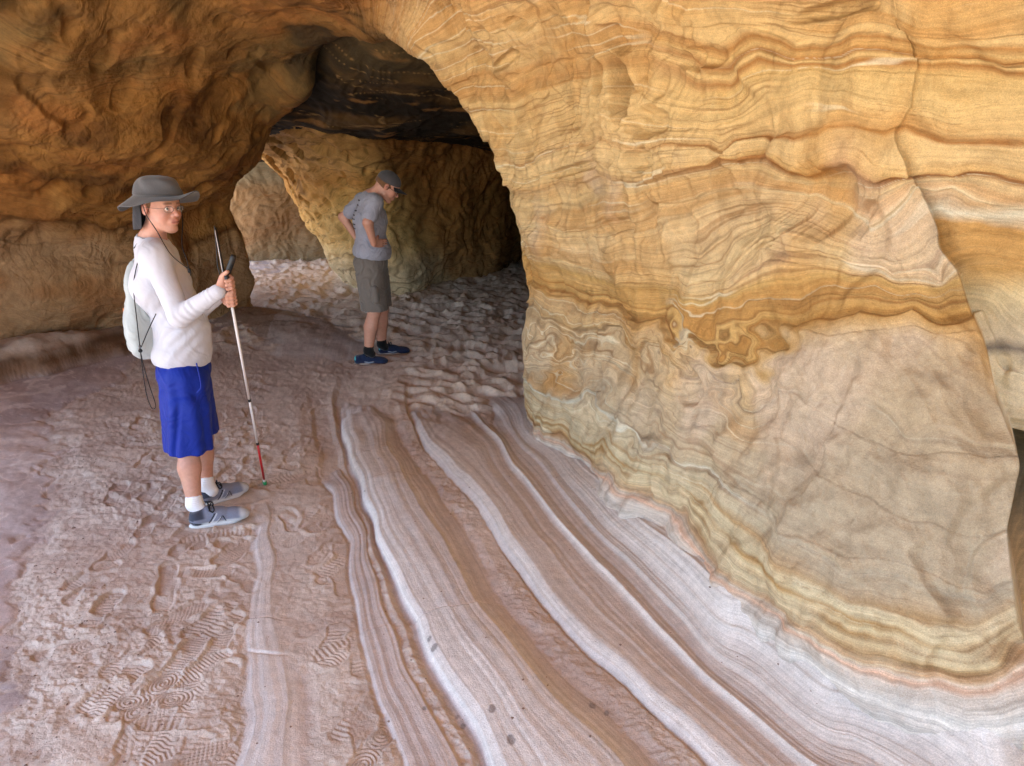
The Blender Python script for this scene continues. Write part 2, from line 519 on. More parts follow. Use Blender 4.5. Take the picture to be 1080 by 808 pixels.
# relief ------------------------------------------------------------
amp = 1.0
inner = sst(VV, 1.0, 2.0)
d = .075 * fbm(X_ * 1.3, Y_ * 1.3, Z_ * 1.3, 2) + (1 - wR) * .09 * fbm(X_ * .9 + 5, Y_ * .9, Z_ * .9, 2)
d += .024 * fbm(X_ * 4, Y_ * 4, Z_ * 4, 2) + .012 * wR * fbm(X_ * 8, Y_ * 8, Z_ * 8 + 3, 2)
d += .006 * fbm(X_ * 13, Y_ * 13, Z_ * 13, 3)
bulge = sst(VV, 4.6, 5.6) * sst(UU, 12.9, 13.7) * sst(UU, 16.4, 15.8)       # the smooth round part
# flutes running down the wall
wq = .35 * fbm(X_ * 2.2, Y_ * 2.2, Z_ * 2.2, 3)
hor = np.where(UU > 8, X_ * .75 - Y_ * .66, X_ * .7 + Y_ * .7)
fl = ridge(hor * 6.5 + wq * 4, Z_ * 1.7 + wq * 2.5, wq * 0 + Y_ * .4, 3)
fl2 = ridge(hor * 15 + wq * 9 - Z_ * 4, Z_ * 4.5, Y_ * .8, 2)
flmask = wR * sst(S, 2.4, 4.2) * (1 - .65 * sst(VV, 4.6, 6.0)) + (1 - wR) * (.55 + .5 * sst(Z_, 2.3, 1.0))
flmask = flmask * (.45 + .9 * sst(fbm(X_ * 1.1 + 9, Y_ * 1.1, Z_ * 1.1, 2), -.35, .45))
flmask = flmask * (1 - .8 * bulge)
upl = wR * sst(VV, 5.4, 4.0) * sst(S, 3.6, 4.8)            # the fluted, scoured part next to the arch
flmask = flmask * (1 + .9 * upl) * (.3 + .7 * sst(VV, 2.0, 2.8)) * (1 - .6 * (1 - wR))
d += flmask * (.013 * np.clip(fl, -.2, 1) + .003 * np.clip(fl2, -.3, 1))
# ledges along the beds
led = np.zeros(S.shape)
for k, (s0, h) in enumerate([(.10, .008), (1.02, .012), (2.2, .02), (2.7, -.03), (3.9, .015), (4.8, .016), (5.55, .022), (6.32, -.018), (7.9, .016), (8.6, .012)]):
    jag = .10 * perlin(X_ * 6 + k, Y_ * 6, Z_ * 6)
    amt = .35 + .65 * sst(perlin(X_ * 1.8 + 5 * k, Y_ * 1.8, Z_ * 1.8), -.3, .3)
    dd = S - s0 + jag
    led += wR * h * amt * np.where(dd > 0, np.exp(-dd / .45), 0) * sst(dd, 0, .035)
saw = (S * 1.9 + .5 * perlin(X_ * 2, Y_ * 2, Z_ * 2)); saw = saw - np.floor(saw)
led += (.004 * wR + .003 * (1 - wR)) * (saw ** 1.5)
led += (.002 + .002 * (1 - wR)) * fbm(S * 9, X_ * 1.2, Y_ * 1.2, 2) * (1 - bulge * .5)
d += led
# thumb-like dents on the smooth part
dent = perlin(hor * 5.5 + wq * 3, Z_ * 3.2 - hor * 2, Y_ * .5)
d -= bulge * .02 * sst(dent, .08, .45)
d += bulge * .006 * ridge(hor * 11 + Z_ * 9, Z_ * 3 - hor * 4, Y_ * .3, 2)
# scour pockets on the upper wall
pk = perlin(X_ * 4.3 + 40, Y_ * 4.3, Z_ * 3.1)
d -= (.030 + .02 * upl) * wR * sst(pk, .27, .52) * (1 - bulge)
pk3 = perlin(hor * 9 + wq * 4, Z_ * 5.5 - hor * 3, Y_ * .6 + 5)
d -= .020 * upl * sst(pk3, .22, .5)
for (a_, b_, ra_, rb_, dp_) in [(663, 88, 9, 30, .060), (692, 130, 16, 13, .045), (602, 122, 7, 16, .02), (614, 128, 6, 12, .018), (546, 26, 9, 11, .03), (535, 62, 22, 7, .022), (588, 118, 7, 22, .018), (742, 62, 18, 9, .022), (865, 212, 42, 22, .04),
     (905, 8, 30, 5, .03), (690, 168, 16, 9, .03), (755, 205, 9, 18, .03), (612, 178, 40, 5, .022), (690, 235, 12, 22, .02), (720, 240, 9, 16, .016), (500, 62, 10, 14, .02), (655, 40, 10, 16, .03), (560, 150, 8, 24, .018), (790, 235, 30, 16, .02), (640, 145, 26, 8, .016)]:
    q_ = uv(a_, b_); k_ = ((UU - q_[0]) / (rb_ / 95.)) ** 2 + ((VV - q_[1]) / (ra_ / 105.)) ** 2
    d -= 1.7 * dp_ * sst(k_ * (1 + .5 * fl), 1.9, .25)
# scratched letters: shallow vertical strokes on the left wall
sc = perlin(hor * 10 + wq * 5, Z_ * 5, Y_ * .6 + 11)
d -= (1 - wR) * .005 * sst(np.abs(sc), .09, .0) * sst(Z_, 2.6, 1.6) * sst(fbm(X_, Y_, Z_, 2), -.3, .3)
d -= (1 - wR) * .03 * sst(pk, .25, .5)
d *= (.25 + .75 * inner) * 1.25
V = V + N * d[..., None]

# the near bulge ends at the broken edge; behind it the face steps back
dep = np.interp(upos, cu_, cd_, left=0, right=0)
st = (VV > vc[:, None] + 1e-4).astype(float)
push = st * dep[:, None]
V = V + push[..., None] * np.array([.50, .82, -.10])
# rounded shoulder just before the edge
sh = np.exp(-((VV - vc[:, None]) / .16) ** 2) * (1 - st) * np.minimum(dep, .4)[:, None]
V = V + (sh * .16)[..., None] * np.array([.50, .82, 0])
N2 = gnormals(V)

# colour ------------------------------------------------------------
base_stops = [(-3, (186, 172, 164)), (-1.6, (206, 198, 194)), (-1.2, (190, 176, 168)), (-.9, (210, 204, 200)), (-.6, (196, 184, 178)), (-.4, (212, 206, 202)), (-.25, (192, 178, 168)), (-.14, (204, 188, 176)), (-.07, (200, 160, 134)), (-.02, (196, 170, 150)), (.04, (196, 148, 104)), (.10, (150, 102, 58)), (.15, (182, 138, 86)), (.22, (204, 172, 126)), (.30, (164, 118, 62)),
 (.36, (204, 176, 132)), (.44, (176, 128, 66)), (.50, (204, 178, 138)), (.62, (202, 176, 138)), (.68, (182, 138, 84)), (.8, (196, 172, 138)), (.95, (196, 168, 132)), (1., (216, 204, 182)), (1.06, (190, 160, 124)), (1.35, (200, 168, 130)),
 (1.7, (200, 166, 126)), (2.12, (192, 156, 112)), (2.18, (150, 116, 80)), (2.26, (196, 156, 104)), (2.55, (204, 162, 110)), (2.70, (196, 146, 78)), (2.78, (150, 96, 38)), (2.84, (196, 144, 70)),
 (2.96, (204, 156, 84)), (3.0, (160, 104, 42)), (3.06, (202, 152, 78)), (3.3, (200, 152, 84)), (3.5, (196, 150, 78)), (3.7, (208, 166, 108)), (4.0, (212, 176, 124)), (4.35, (206, 166, 116)), (4.75, (206, 166, 114)), (4.82, (222, 196, 150)), (4.9, (206, 164, 112)),
 (5.3, (206, 166, 108)), (5.52, (150, 92, 34)), (5.6, (170, 108, 42)), (5.68, (206, 158, 90)), (5.9, (212, 170, 110)), (6.25, (212, 172, 112)), (6.33, (166, 104, 38)), (6.45, (212, 168, 104)), (7., (212, 170, 104)),
 (7.5, (210, 166, 96)), (7.68, (170, 110, 44)), (7.8, (214, 172, 104)), (7.95, (168, 108, 42)), (8.1, (212, 168, 98)), (8.3, (176, 118, 50)), (8.45, (214, 172, 108)), (9.5, (212, 166, 100)), (12, (200, 150, 84))]
cR = ramp(S, base_stops)
cR = np.where((S < -.02)[..., None], cR * np.array([1.04, .94, .90]), cR)
n_a = fbm(X_ * 1.4 + 8, Y_ * 1.4, Z_ * 1.4, 3)
n_b = fbm(X_ * 5 + 8, Y_ * 5, Z_ * 5, 3)
cR = mix(cR, ramp(n_a + .4 * n_b, [(-.6, (206, 166, 108)), (0, (214, 174, 116)), (.5, (222, 184, 128))]), .62 * wR * sst(VV, 5.2, 3.9) * sst(S, 3.9, 5.0))
_calm = sst(S, .0, .12) * sst(S, .95, .75) * sst(fbm(X_ * 1.5 + 90, Y_ * 1.5, S * 1.5, 3), -.35, .25)
cR = mix(cR, lin((206, 178, 140)), .75 * _calm)
# ochre stain pockets
och = sst(n_a + .35 * n_b, .12, .55) * sst(S, .3, .9)
cR = mix(cR, lin((196, 138, 58)), .50 * och)
# iron lines that follow the beds, strong in the folded zone
fl_s = np.abs(perlin(S * 4.2, X_ * .7, Y_ * .7 + Z_ * .3))
lines = sst(fl_s, .06, .0) * (.42 * sst(perlin(X_ * .9 + 2, Y_ * .9, Z_ * 1.5), -.2, .3) + .8 * np.clip(fold, 0, 1)) * sst(S, .2, .6)
cR = mix(cR, lin((96, 56, 22)), .85 * lines)
fine = sst(np.abs(perlin(S * 9, X_ * .5, Y_ * .5)), .10, .02) * sst(perlin(X_ * 1.3, Y_ * 1.3, S * 1.2), -.05, .3) * sst(S, .15, .3)
cR = mix(cR, lin((140, 88, 36)), .55 * fine)
fl_b = perlin(S * 2.1 + 40, X_ * .6, Y_ * .6 + Z_ * .3)
cR = mix(cR, lin((186, 124, 44)), np.array(.85) * sst(fl_b, .16, .36) * (.5 + .5 * np.clip(fold * 1.2, 0, 1)) * sst(S, .2, .6))
wl = sst(np.abs(perlin(S * 2.6 + 9, X_ * .4, Y_ * .4)), .04, .012) * sst(S, -.2, .2)
cR = mix(cR, lin((232, 216, 184)), .5 * wl * sst(perlin(X_ * 1.2 + 4, Y_ * 1.2, S * .8), -.15, .25))
# pinkish grey lower part; on the bulge also darkened to paint its shade
pink = sst(S, 2.15, 1.5) * sst(S, .5, 1.1)
pink_shade = bulge * sst(S, 2.66, 2.45)
cR = mix(cR, lin((172, 148, 122)), np.clip(.35 * pink * sst(n_b + n_a, .5, -.5) + .78 * pink_shade * sst(S, .5, .9), 0, .9))
pl1 = sst(fbm(X_ * 2.1 + 50, Y_ * 2.1, Z_ * 1.2, 3), .0, .5) * sst(S, .8, 1.5) * sst(S, 7, 5)
cR = mix(cR, lin((204, 172, 148)), .5 * pl1 * (1 - sst(S, 2.45, 2.6) * sst(S, 3.9, 3.5)))
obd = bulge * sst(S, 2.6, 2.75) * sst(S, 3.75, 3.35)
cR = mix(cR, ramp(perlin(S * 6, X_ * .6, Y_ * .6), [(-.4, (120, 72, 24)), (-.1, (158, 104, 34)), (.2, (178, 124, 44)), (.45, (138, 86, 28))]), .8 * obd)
cR = mix(cR, cR * .80, .8 * sst(fbm(X_ * 7, Y_ * 7, Z_ * 3, 3), .25, .7)[...])
# behind the broken edge: paler upper bed, white block below
beh = st * sst(UU, 12.3, 12.8)
zz = V[..., 2]
cB = ramp(zz + .04 * n_b, [(0, (224, 192, 156)), (.9, (226, 198, 162)), (1.16, (230, 206, 172)), (1.2, (120, 112, 108)), (1.25, (214, 190, 160)), (1.42, (214, 186, 140)), (1.5, (196, 142, 64)), (1.66, (192, 132, 40)), (1.70, (226, 214, 190)), (1.74, (176, 128, 84)), (1.8, (208, 172, 136)), (1.95, (208, 168, 118))])
cR = mix(cR, cB, beh * .85)

cL = ramp(S + .25 * n_b, [(8, (196, 150, 104)), (12.5, (198, 152, 108)), (14.2, (200, 156, 112)), (15.2, (196, 146, 92)), (15.6, (128, 84, 40)), (16, (190, 132, 66)), (17, (196, 138, 68)), (18, (176, 116, 48)), (18.4, (120, 78, 34)), (18.8, (176, 120, 54)), (19.8, (170, 118, 60)), (20.4, (132, 92, 44)), (21, (176, 126, 66)), (22, (160, 112, 54)), (24, (178, 126, 62))])
lnL = sst(np.abs(perlin(S * 1.3, X_ * .35, Y_ * .35)), .05, .0)
cL = mix(cL, lin((74, 46, 22)), .55 * lnL * sst(n_a, -.3, .3) * sst(Z_, .7, 1.4))
olive = sst(n_a + .4 * n_b, .05, .6) * sst(Z_, 1.7, 2.3)
cL = mix(cL, lin((118, 100, 60)), .6 * olive)
ruby = sst(fbm(X_ * 1.1 + 70, Y_ * 1.1, Z_ * 2, 3), .1, .5)
cL = mix(cL, lin((172, 104, 44)), .5 * ruby)
# soot on the lip of the arch
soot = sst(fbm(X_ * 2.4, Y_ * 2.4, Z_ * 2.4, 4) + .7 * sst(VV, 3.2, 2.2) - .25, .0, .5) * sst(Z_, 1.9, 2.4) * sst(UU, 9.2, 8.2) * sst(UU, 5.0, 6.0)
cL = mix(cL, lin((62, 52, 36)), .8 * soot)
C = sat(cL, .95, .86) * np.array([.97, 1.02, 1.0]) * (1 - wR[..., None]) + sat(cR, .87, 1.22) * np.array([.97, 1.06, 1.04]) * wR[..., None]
lamA = wR * (.62 + .15 * np.clip(fold, 0, 1) + .3 * sst(S, .6, .0)) * (1 - .55 * bulge * sst(S, .9, 1.3)) * (1 - .3 * sst(S, 4, 6)) + (1 - wR) * .45
mat_wall = rock_mat('sandstone_wall_rock', grain=.10, lamk=10.5, bump=.007, lam_bump=.004)
ALB = .80
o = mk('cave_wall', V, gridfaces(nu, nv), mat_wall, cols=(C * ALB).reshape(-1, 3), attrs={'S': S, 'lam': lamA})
tag(o, 'swirling ochre and cream banded sandstone wall arching over the passage', 'rock wall', kind='structure')
del V, N, N2, UU, VV, C, cR, cL

# ------------------------------------------------------------------ far chamber
def rocksheet(name, T, nu, nv, stopsfn, label, relief=1., kind='structure', mat=None, lam=.6, pits=None, cat='rock', flip=False):
    V = catmull(np.asarray(T, float), np.linspace(0, len(T) - 1, nu))
    V = catmull(V.transpose(1, 0, 2), np.linspace(0, V.shape[1] - 1, nv)).transpose(1, 0, 2)
    N = gnormals(V)
    if N[nu // 2, nv // 2] @ (np.array([-1, 4, 1.2]) - V[nu // 2, nv // 2]) < 0: N = -N
    X, Y, Z = V[..., 0], V[..., 1], V[..., 2]
    d = .10 * fbm(X * .9, Y * .9, Z * .9, 2) + .035 * fbm(X * 3, Y * 3, Z * 3, 2) + .012 * fbm(X * 9, Y * 9, Z * 9, 3)
    q = .4 * fbm(X * 1.4, Y * 1.4, Z * 1.4, 2)
    d += .03 * np.clip(ridge((X + Y * .3) * 4 + q * 5, Z * 2.4, Y * .3, 3), -.2, 1)
    S = Z * 3.5 + 1.6 * fbm(X * .5, Y * .5, Z * .8, 3) + .6 * fbm(X * 2, Y * 2, Z * 2, 3) + 5
    d += .012 * (S * 1.3 - np.floor(S * 1.3))
    if pits is not None: d -= pits(X, Y, Z)
    V = V + N * (d * relief)[..., None]
    C = stopsfn(X, Y, Z, S)
    o = mk(name, V, gridfaces(nu, nv, flip), mat or mat_wall, cols=C.reshape(-1, 3) * ALB, attrs={'S': S, 'lam': np.full(S.shape, lam)})
    return tag(o, label, cat, kind=kind)


FT = [((-1.9, 13.8), (-2.6, 13.8)), ((-2.3, 11.9), (-3.5, 11.8)), ((-2.5, 11.0), (-3.85, 10.4)), ((-2.3, 10.4), (-3.45, 9.3)), ((-1.85, 9.95), (-2.8, 8.5)),
      ((-1.38, 9.7), (-2.0, 8.1)), ((-1.05, 10.5), (-1.2, 9.3)), ((-.6, 11.1), (-.6, 10.2)), ((-.15, 12.0), (-.1, 11.2)), ((.25, 14.0), (.3, 13.6)), ((.6, 16.6), (.8, 16.6)), ((5, 16.8), (5, 16.8))]
T2 = []
for (f, t) in FT:
    c = []
    for z, g, fl_ in ((-.15, -.02, .0), (.05, .0, .0), (.3, .08, 0), (.85, .24, 0), (1.45, .46, 0), (1.85, .72, 0), (2.1, 1.0, 0), (2.5, 1.25, 0)):
        c.append((f[0] + (t[0] - f[0]) * g, f[1] + (t[1] - f[1]) * g, z))
    T2.append(c)


def col_pillar(X, Y, Z, S):
    c = ramp(S, [(5, (238, 208, 152)), (7, (240, 204, 136)), (9, (238, 196, 120)), (10, (204, 154, 84)), (11, (220, 178, 110)), (13, (176, 132, 74))])
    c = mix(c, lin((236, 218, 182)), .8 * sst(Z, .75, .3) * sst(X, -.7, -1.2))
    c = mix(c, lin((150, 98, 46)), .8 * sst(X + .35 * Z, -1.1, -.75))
    return mix(c, lin((90, 62, 32)), .6 * sst(np.abs(perlin(S * 1.7, X * .4, Y * .4)), .06, 0))


def pits(X, Y, Z):
    p = perlin(X * 5.2, Y * 5.2, Z * 6.5) + .5 * perlin(X * 10, Y * 10, Z * 12)
    return .11 * sst(p, .20, .42) * sst(Z, .8, 1.3) * sst(Z, 2.1, 1.8) * sst(X, -1.4, -1.9)


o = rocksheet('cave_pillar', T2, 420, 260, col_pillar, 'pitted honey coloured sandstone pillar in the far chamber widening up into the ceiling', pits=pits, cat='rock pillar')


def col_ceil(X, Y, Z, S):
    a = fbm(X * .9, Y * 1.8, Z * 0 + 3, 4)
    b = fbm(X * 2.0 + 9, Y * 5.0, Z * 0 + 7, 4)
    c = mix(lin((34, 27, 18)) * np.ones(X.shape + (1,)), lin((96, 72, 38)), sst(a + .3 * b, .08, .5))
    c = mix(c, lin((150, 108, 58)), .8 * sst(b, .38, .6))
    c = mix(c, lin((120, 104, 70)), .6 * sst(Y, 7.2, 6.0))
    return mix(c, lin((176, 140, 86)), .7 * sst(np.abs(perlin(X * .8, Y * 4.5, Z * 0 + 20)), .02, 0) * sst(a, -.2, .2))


xs = np.r_[-6.2, -5.4, -4.6, -3.8, -3.2, -2.7, -2.2, -1.72, -1.32, -1, -.5, 0, 1, 3, 5.5]
def zceil(x, y):
    return float(np.interp(y, [5.2, 6, 7, 8, 9.5, 11, 13, 15], [2.85, 2.70, 2.36, 2.06, 1.98, 1.9, 1.62, 1.5])) + .03 * math.sin(x * 1.3 + y) + .9 * max(0, (-4.3 - x) / 1.9) ** 1.6


T3 = []
for x in xs:
    y0 = float(np.interp(x, [-6, -3.2, -2.2, -1.72, -1.32, -1, -.5, 0, 2], [9.2, 8.3, 7.35, 6.9, 6.42, 6.02, 5.72, 5.4, 5.4]))
    T3.append([(x, y, zceil(x, y)) for y in y0 + (17 - y0) * np.linspace(0, 1, 14) ** 1.3])
    T3[-1] = [(a, b, c_ + (.34 if x > -2.4 else .15) * math.exp(-(b - y0) / .45)) for (a, b, c_) in T3[-1]]
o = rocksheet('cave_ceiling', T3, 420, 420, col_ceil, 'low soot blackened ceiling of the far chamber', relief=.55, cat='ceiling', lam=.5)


def col_back(X, Y, Z, S):
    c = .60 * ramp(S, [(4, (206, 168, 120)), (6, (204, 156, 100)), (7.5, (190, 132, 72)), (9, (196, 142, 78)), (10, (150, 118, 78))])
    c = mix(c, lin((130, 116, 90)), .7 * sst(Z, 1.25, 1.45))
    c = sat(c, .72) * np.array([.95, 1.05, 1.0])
    return mix(c, lin((104, 68, 36)), .6 * sst(np.abs(perlin(S * 1.9, X * .3, Y * .3)), .05, 0))


T4 = [[(x + .1 * z, 13.3 - .25 * math.sin(x) - .35 * (z > 1.2) * (z - 1.2) + .25 * math.sin(x * .7 + 1), z) for z in (-.2, .1, .5, .9, 1.25, 1.7, 3.2)] for x in (-7.2, -6.7, -6.1, -5.3, -4.6, -3.7, -2.8, -1.8)]
o = rocksheet('chamber_back_wall', T4, 420, 150, col_back, 'orange scratched sandstone wall at the back of the far chamber', cat='rock wall')

# ------------------------------------------------------------------ unseen hill shell round the cave, added to keep sky light out
mat_hill = rock_mat('outer_rock', grain=.08)


def wallstrip(path, h0, h1, thick):
    path = np.asarray(path, float)
    t = np.gradient(path, axis=0); t /= np.linalg.norm(t, axis=1)[:, None]
    nrm = np.c_[-t[:, 1], t[:, 0]] * thick
    v, f = [], []
    n = len(path)
    for (p, q) in zip(path, nrm):
        a, b = p, p + q
        v += [(a[0], a[1], h0), (a[0], a[1], h1), (b[0], b[1], h1 + .2), (b[0], b[1], h0)]
    for i in range(n - 1):
        for k in range(4):
            f.append((i * 4 + k, i * 4 + (k + 1) % 4, i * 4 + 4 + (k + 1) % 4, i * 4 + 4 + k))
    f += [(0, 3, 2, 1), tuple(4 * (n - 1) + k for k in range(4))]
    return v, f


pth = resample([(3.5, -3.4), (6.2, 0), (6.4, 9), (6.2, 16.5), (-5, 16.5), (-6.8, 14.2)], 60)
v, f = wallstrip(pth, -.6, 4.2, -1.0)
pth2 = resample([(-5.6, 9.6), (-5.9, 8), (-6.0, 6), (-5.8, 3.6)], 20)
v2, f2 = wallstrip(pth2, -.6, 4.2, .8)
v = np.array(v + v2); f = [tuple(q) for q in f] + [tuple(k + len(pth) * 4 for k in q) for q in f2]
# roof slab following the plan of the chambers
rp = [(3.6, -3.3), (7.2, 0), (7.4, 9), (7.2, 17.2), (-5, 17.2), (-7.0, 15), (-6.6, 9.8), (-6.9, 6), (-6.3, 3.2), (-4.9, .8), (-3.6, -.9), (-1, -2.3)]
n0 = len(v)
v = np.concatenate([v, [(x, y, 3.65) for x, y in rp], [(x * 1.02, y, 5.2 + .3 * math.sin(x)) for x, y in rp]])
k = len(rp)
f += [tuple(n0 + i for i in range(k)), tuple(n0 + k + i for i in range(k))[::-1]] + [(n0 + i, n0 + (i + 1) % k, n0 + k + (i + 1) % k, n0 + k + i) for i in range(k)]
o = mk('light_block_hill', v, f, mat_hill, smooth=False, cols=np.ones((len(v), 1)) * lin((205, 150, 95)) * .8, attrs={'S': v[:, 2] * 3, 'lam': np.full(len(v), .6)})
tag(o, 'sandstone hill out of view, added round the cave to keep out sky light', 'hill', kind='structure')

# ------------------------------------------------------------------ floor
def hbase(y):   # height of the foot of the right wall
    return np.interp(y, [-4, 1.0, 1.74, 2.06, 2.5, 3.2, 4.1, 5.0, 6], [.15, .20, .335, .25, .19, .095, .015, -.01, -.02])


def bank(c, y):
    return hbase(y) * (.45 * sst(c, 5.2, 9.0) + .55 * np.clip((c - 6.0) / 3.0, 0, 1.03) ** 3.2)


curves = [
 (-1.2, [(-60, 430), (-60, 560), (-60, 700), (-60, 830), (40, 830), (0, 500)]),
 (.55, [(245, 560), (246, 610), (243, 650), (240, 700), (238, 808)]),
 (.85, [(276, 512), (276, 560), (274, 610), (262, 655), (258, 680), (255, 740), (248, 815)]),
 (1.15, [(281, 512), (286, 560), (293, 610), (303, 655), (309, 700), (313, 760), (317, 815)]),
 (2.0, [(330, 440), (340, 480), (352, 520), (372, 575), (383, 640), (392, 700), (412, 760), (428, 815)]),
 (2.6, [(345, 440), (355, 490), (372, 530), (388, 580), (405, 640), (425, 700), (455, 760), (485, 815)]),
 (3.0, [(354, 425), (361, 465), (372, 500), (383, 530), (396, 570), (424, 620), (444, 660), (455, 700), (485, 750), (522, 815)]),
 (4.0, [(400, 412), (413, 450), (427, 490), (445, 525), (470, 570), (500, 620), (530, 665), (565, 710), (615, 760), (670, 815)]),
 (5.0, [(429, 412), (431, 440), (448, 475), (475, 502), (503, 530), (530, 580), (566, 632), (615, 690), (680, 750), (760, 815)]),
 (6.0, [(476, 408), (498, 438), (525, 470), (540, 498), (562, 522), (592, 562), (632, 612), (690, 675), (768, 745), (850, 815)]),
 (7.0, [(502, 408), (533, 450), (561, 485), (606, 538), (660, 596), (724, 660), (800, 724), (895, 785), (960, 830)]),
 (8.0, [(522, 408), (550, 445), (584, 485), (636, 545), (702, 610), (780, 672), (872, 730), (980, 775), (1090, 800)]),
 (9.0, [(540, 408), (563, 455), (612, 500), (682, 566), (770, 640), (880, 704), (1000, 736), (1115, 748)]),
]
cp, cvv = [], []
for s, pl in curves:
    for q in pl:
        g = G(*q)
        for _ in range(6): g = G(q[0], q[1], float(bank(np.array(max(s, 0.)), g[1])))
        cp.append((g[0], g[1] * .45)); cvv.append(s)
for (x, y, s) in [(-6, 3, -2.5), (-6, 8, -2.5), (3, 3, 11), (3, 6, 12), (4, 0, 11), (2.6, 1.2, 9.6), (-3, 10, .3), (2.0, 8, 12), (-1.1, .5, .9), (-.35, .5, 3.0), (.3, .5, 5), (.9, .4, 7)]:
    cp.append((x, y * .45)); cvv.append(s)

ny = 1050
yy = []
y = 1.75
while y < 7.6:
    yy.append(y); y += max(.0026, y * y / (F * 1.9) * 1.05)
ya = len(yy)
while y < 14.5:
    yy.append(y); y += y * y / (F * 1.9) * .8
yy = np.array([-60, -25, -12, -7, -4, -2.5, -1.2, -.3, .4, .9, 1.2, 1.4, 1.55, 1.66] + yy + [15.5, 18, 22, 30, 45, 70])
half = .72 * np.clip(np.abs(yy), 1.9, 16) + .3
ns = 1050
ss = np.linspace(-1, 1, ns)
# stretch of the sheet beyond the dense middle
ext = np.array([1.05, 1.15, 1.4, 1.9, 3, 6])
ss = np.r_[-ext[::-1], ss, ext]
half = np.where(np.abs(yy) > 16, np.abs(yy), half)
XX = ss[None, :] * half[:, None]
YY = np.repeat(yy[:, None], len(ss), 1)
shp = XX.shape
# wander of the beds
wob = .03 * fbm(XX * 1.2, YY * .8, 0 * XX, 3)
q = np.c_[(XX + wob).ravel(), (YY * .45).ravel()]
q[:, 0] = np.clip(q[:, 0], -8, 5); q[:, 1] = np.clip(q[:, 1], -1, 5)
c = np.clip(rbf(cp, cvv, q, reg=.002, tp=True), -4, 13).reshape(shp)
c = c + .06 * fbm(XX * 2.2, YY * 1.0, 0 * XX + 4, 3) * sst(c, .2, 1.5)
far = sst(YY + .8 * fbm(XX * 2.2, YY * 1.1, 0 * XX + 8, 4) + .9 * sst(c, 3.0, 2.6), 4.5, 6.6)
# rock
prof = np.array([(-3, 0), (.0, -.05), (.6, -.02), (.84, .004), (.9, .012), (1.1, .013), (1.18, -.002), (1.4, -.03), (1.8, -.02), (1.98, .0), (2.04, .012), (2.5, .02), (2.62, .015), (2.72, -.01), (2.86, -.012), (2.96, .0),
                 (3.03, .030), (3.12, .045), (3.3, .054), (3.6, .058), (3.85, .05), (4.05, .025), (4.35, .004), (4.6, -.02), (4.85, -.02), (4.95, .01), (5.03, .034), (5.16, .05), (5.4, .048), (5.9, .03), (5.98, .036), (6.05, .05), (6.12, .046), (6.4, .032), (6.9, .03), (7, .04), (7.4, .032), (8, .045), (9, .05), (12, .05)])
wv = 1 + .2 * fbm(XX * .8, YY * .8, 0 * XX + 2, 2)
zr = np.interp(c, prof[:, 0], prof[:, 1]) * wv
zr += bank(c, YY)
lamr = fbm(c * 7, YY * .25, XX * .1, 3)
zr += .0045 * lamr * sst(c, .6, 1) + .010 * fbm(XX * 2.3, YY * 1.4, 0 * XX, 3) * sst(c, .5, 2)
zr -= .12 * far * sst(c, 7.4, 6.6) + .10 * sst(YY, 5.3, 6.2)
# steps where the ridge has broken across
for (a, b, h) in [((380, 668), (530, 640), .008), ((345, 500), (430, 470), .010), ((395, 512), (455, 500), .008), ((245, 655), (315, 655), .006), ((255, 690), (312, 692), -.004)]:
    A, B = G(*a)[:2], G(*b)[:2]
    dx, dy = B - A; L_ = math.hypot(dx, dy); dx /= L_; dy /= L_
    s_ = (XX - A[0]) * dx + (YY - A[1]) * dy; t_ = (XX - A[0]) * dy * -1 + (YY - A[1]) * dx + .02 * perlin(XX * 9, YY * 9, 0 * XX)
    m_ = sst(s_, -.05, .05) * sst(s_, L_ + .05, L_ - .05)
    zr += h * m_ * sst(t_, .006, -.006) * np.exp(-np.abs(np.minimum(t_, 0)) / .35) - .006 * m_ * np.exp(-(t_ / .006) ** 2)
# mauve rock on the left
lb = np.array([G(*p)[:2] for p in [(150, 405), (95, 425), (72, 445), (84, 480), (92, 520), (76, 570), (60, 610), (62, 660), (70, 700), (66, 750), (60, 830)]])
lb = np.r_[[(-3.4, 6.6)], lb, [(-1.25, 1.0), (-1.1, -3)]]
o2 = np.argsort(lb[:, 1])
xb = np.interp(YY, lb[o2, 1], lb[o2, 0]) + .10 * fbm(XX * 2.2, YY * 2.2, 0 * XX + 5, 4)
left = sst(XX + .12 * fbm(XX * 7, YY * 7, 0 * XX, 3), xb + .10, xb - .25)
zl = -.012 + .05 * sst(XX, xb, xb - .7) + .008 * fbm(XX * 2.5, YY * 2.5, 0 * XX, 4) + .003 * fbm(XX * 9, YY * 9, 0 * XX, 3)
# shelf at the foot of the left wall
se = np.array([(-5.2, 4.2), (-4.7, 5.2), (-4.26, 5.85), (-4.0, 6.2), (-3.72, 6.77), (-3.55, 7.5), (-3.4, 8.3), (-3.5, 9.5)])
xe = np.interp(YY, se[:, 1], se[:, 0]) + .07 * fbm(XX * 2, YY * 2, 0 * XX + 3, 3)
dsh = (xe - XX)
dsh = dsh + .05 * perlin(XX * 5, YY * 5, 0 * XX + 8)
shelf = .25 * sst(YY, 8.3, 6.4) * (.35 * sst(dsh, -.06, .02) + .3 * sst(dsh, .03, .10) + .35 * sst(dsh, .10, .30)) * (1 + .25 * perlin(XX * 2.5, YY * 2.5, 0 * XX + 1)) + .05 * sst(YY, 9, 7) * sst(dsh, -.6, .1)
shelf = shelf * sst(YY, 2, 4) * sst(YY, 9.2, 8.2)
und = (.03 * fbm(XX * 2, YY * 2, 0 * XX, 4) + .02 * fbm(XX * 6, YY * 6, 0 * XX, 3)) * sst(dsh, -.1, .1)
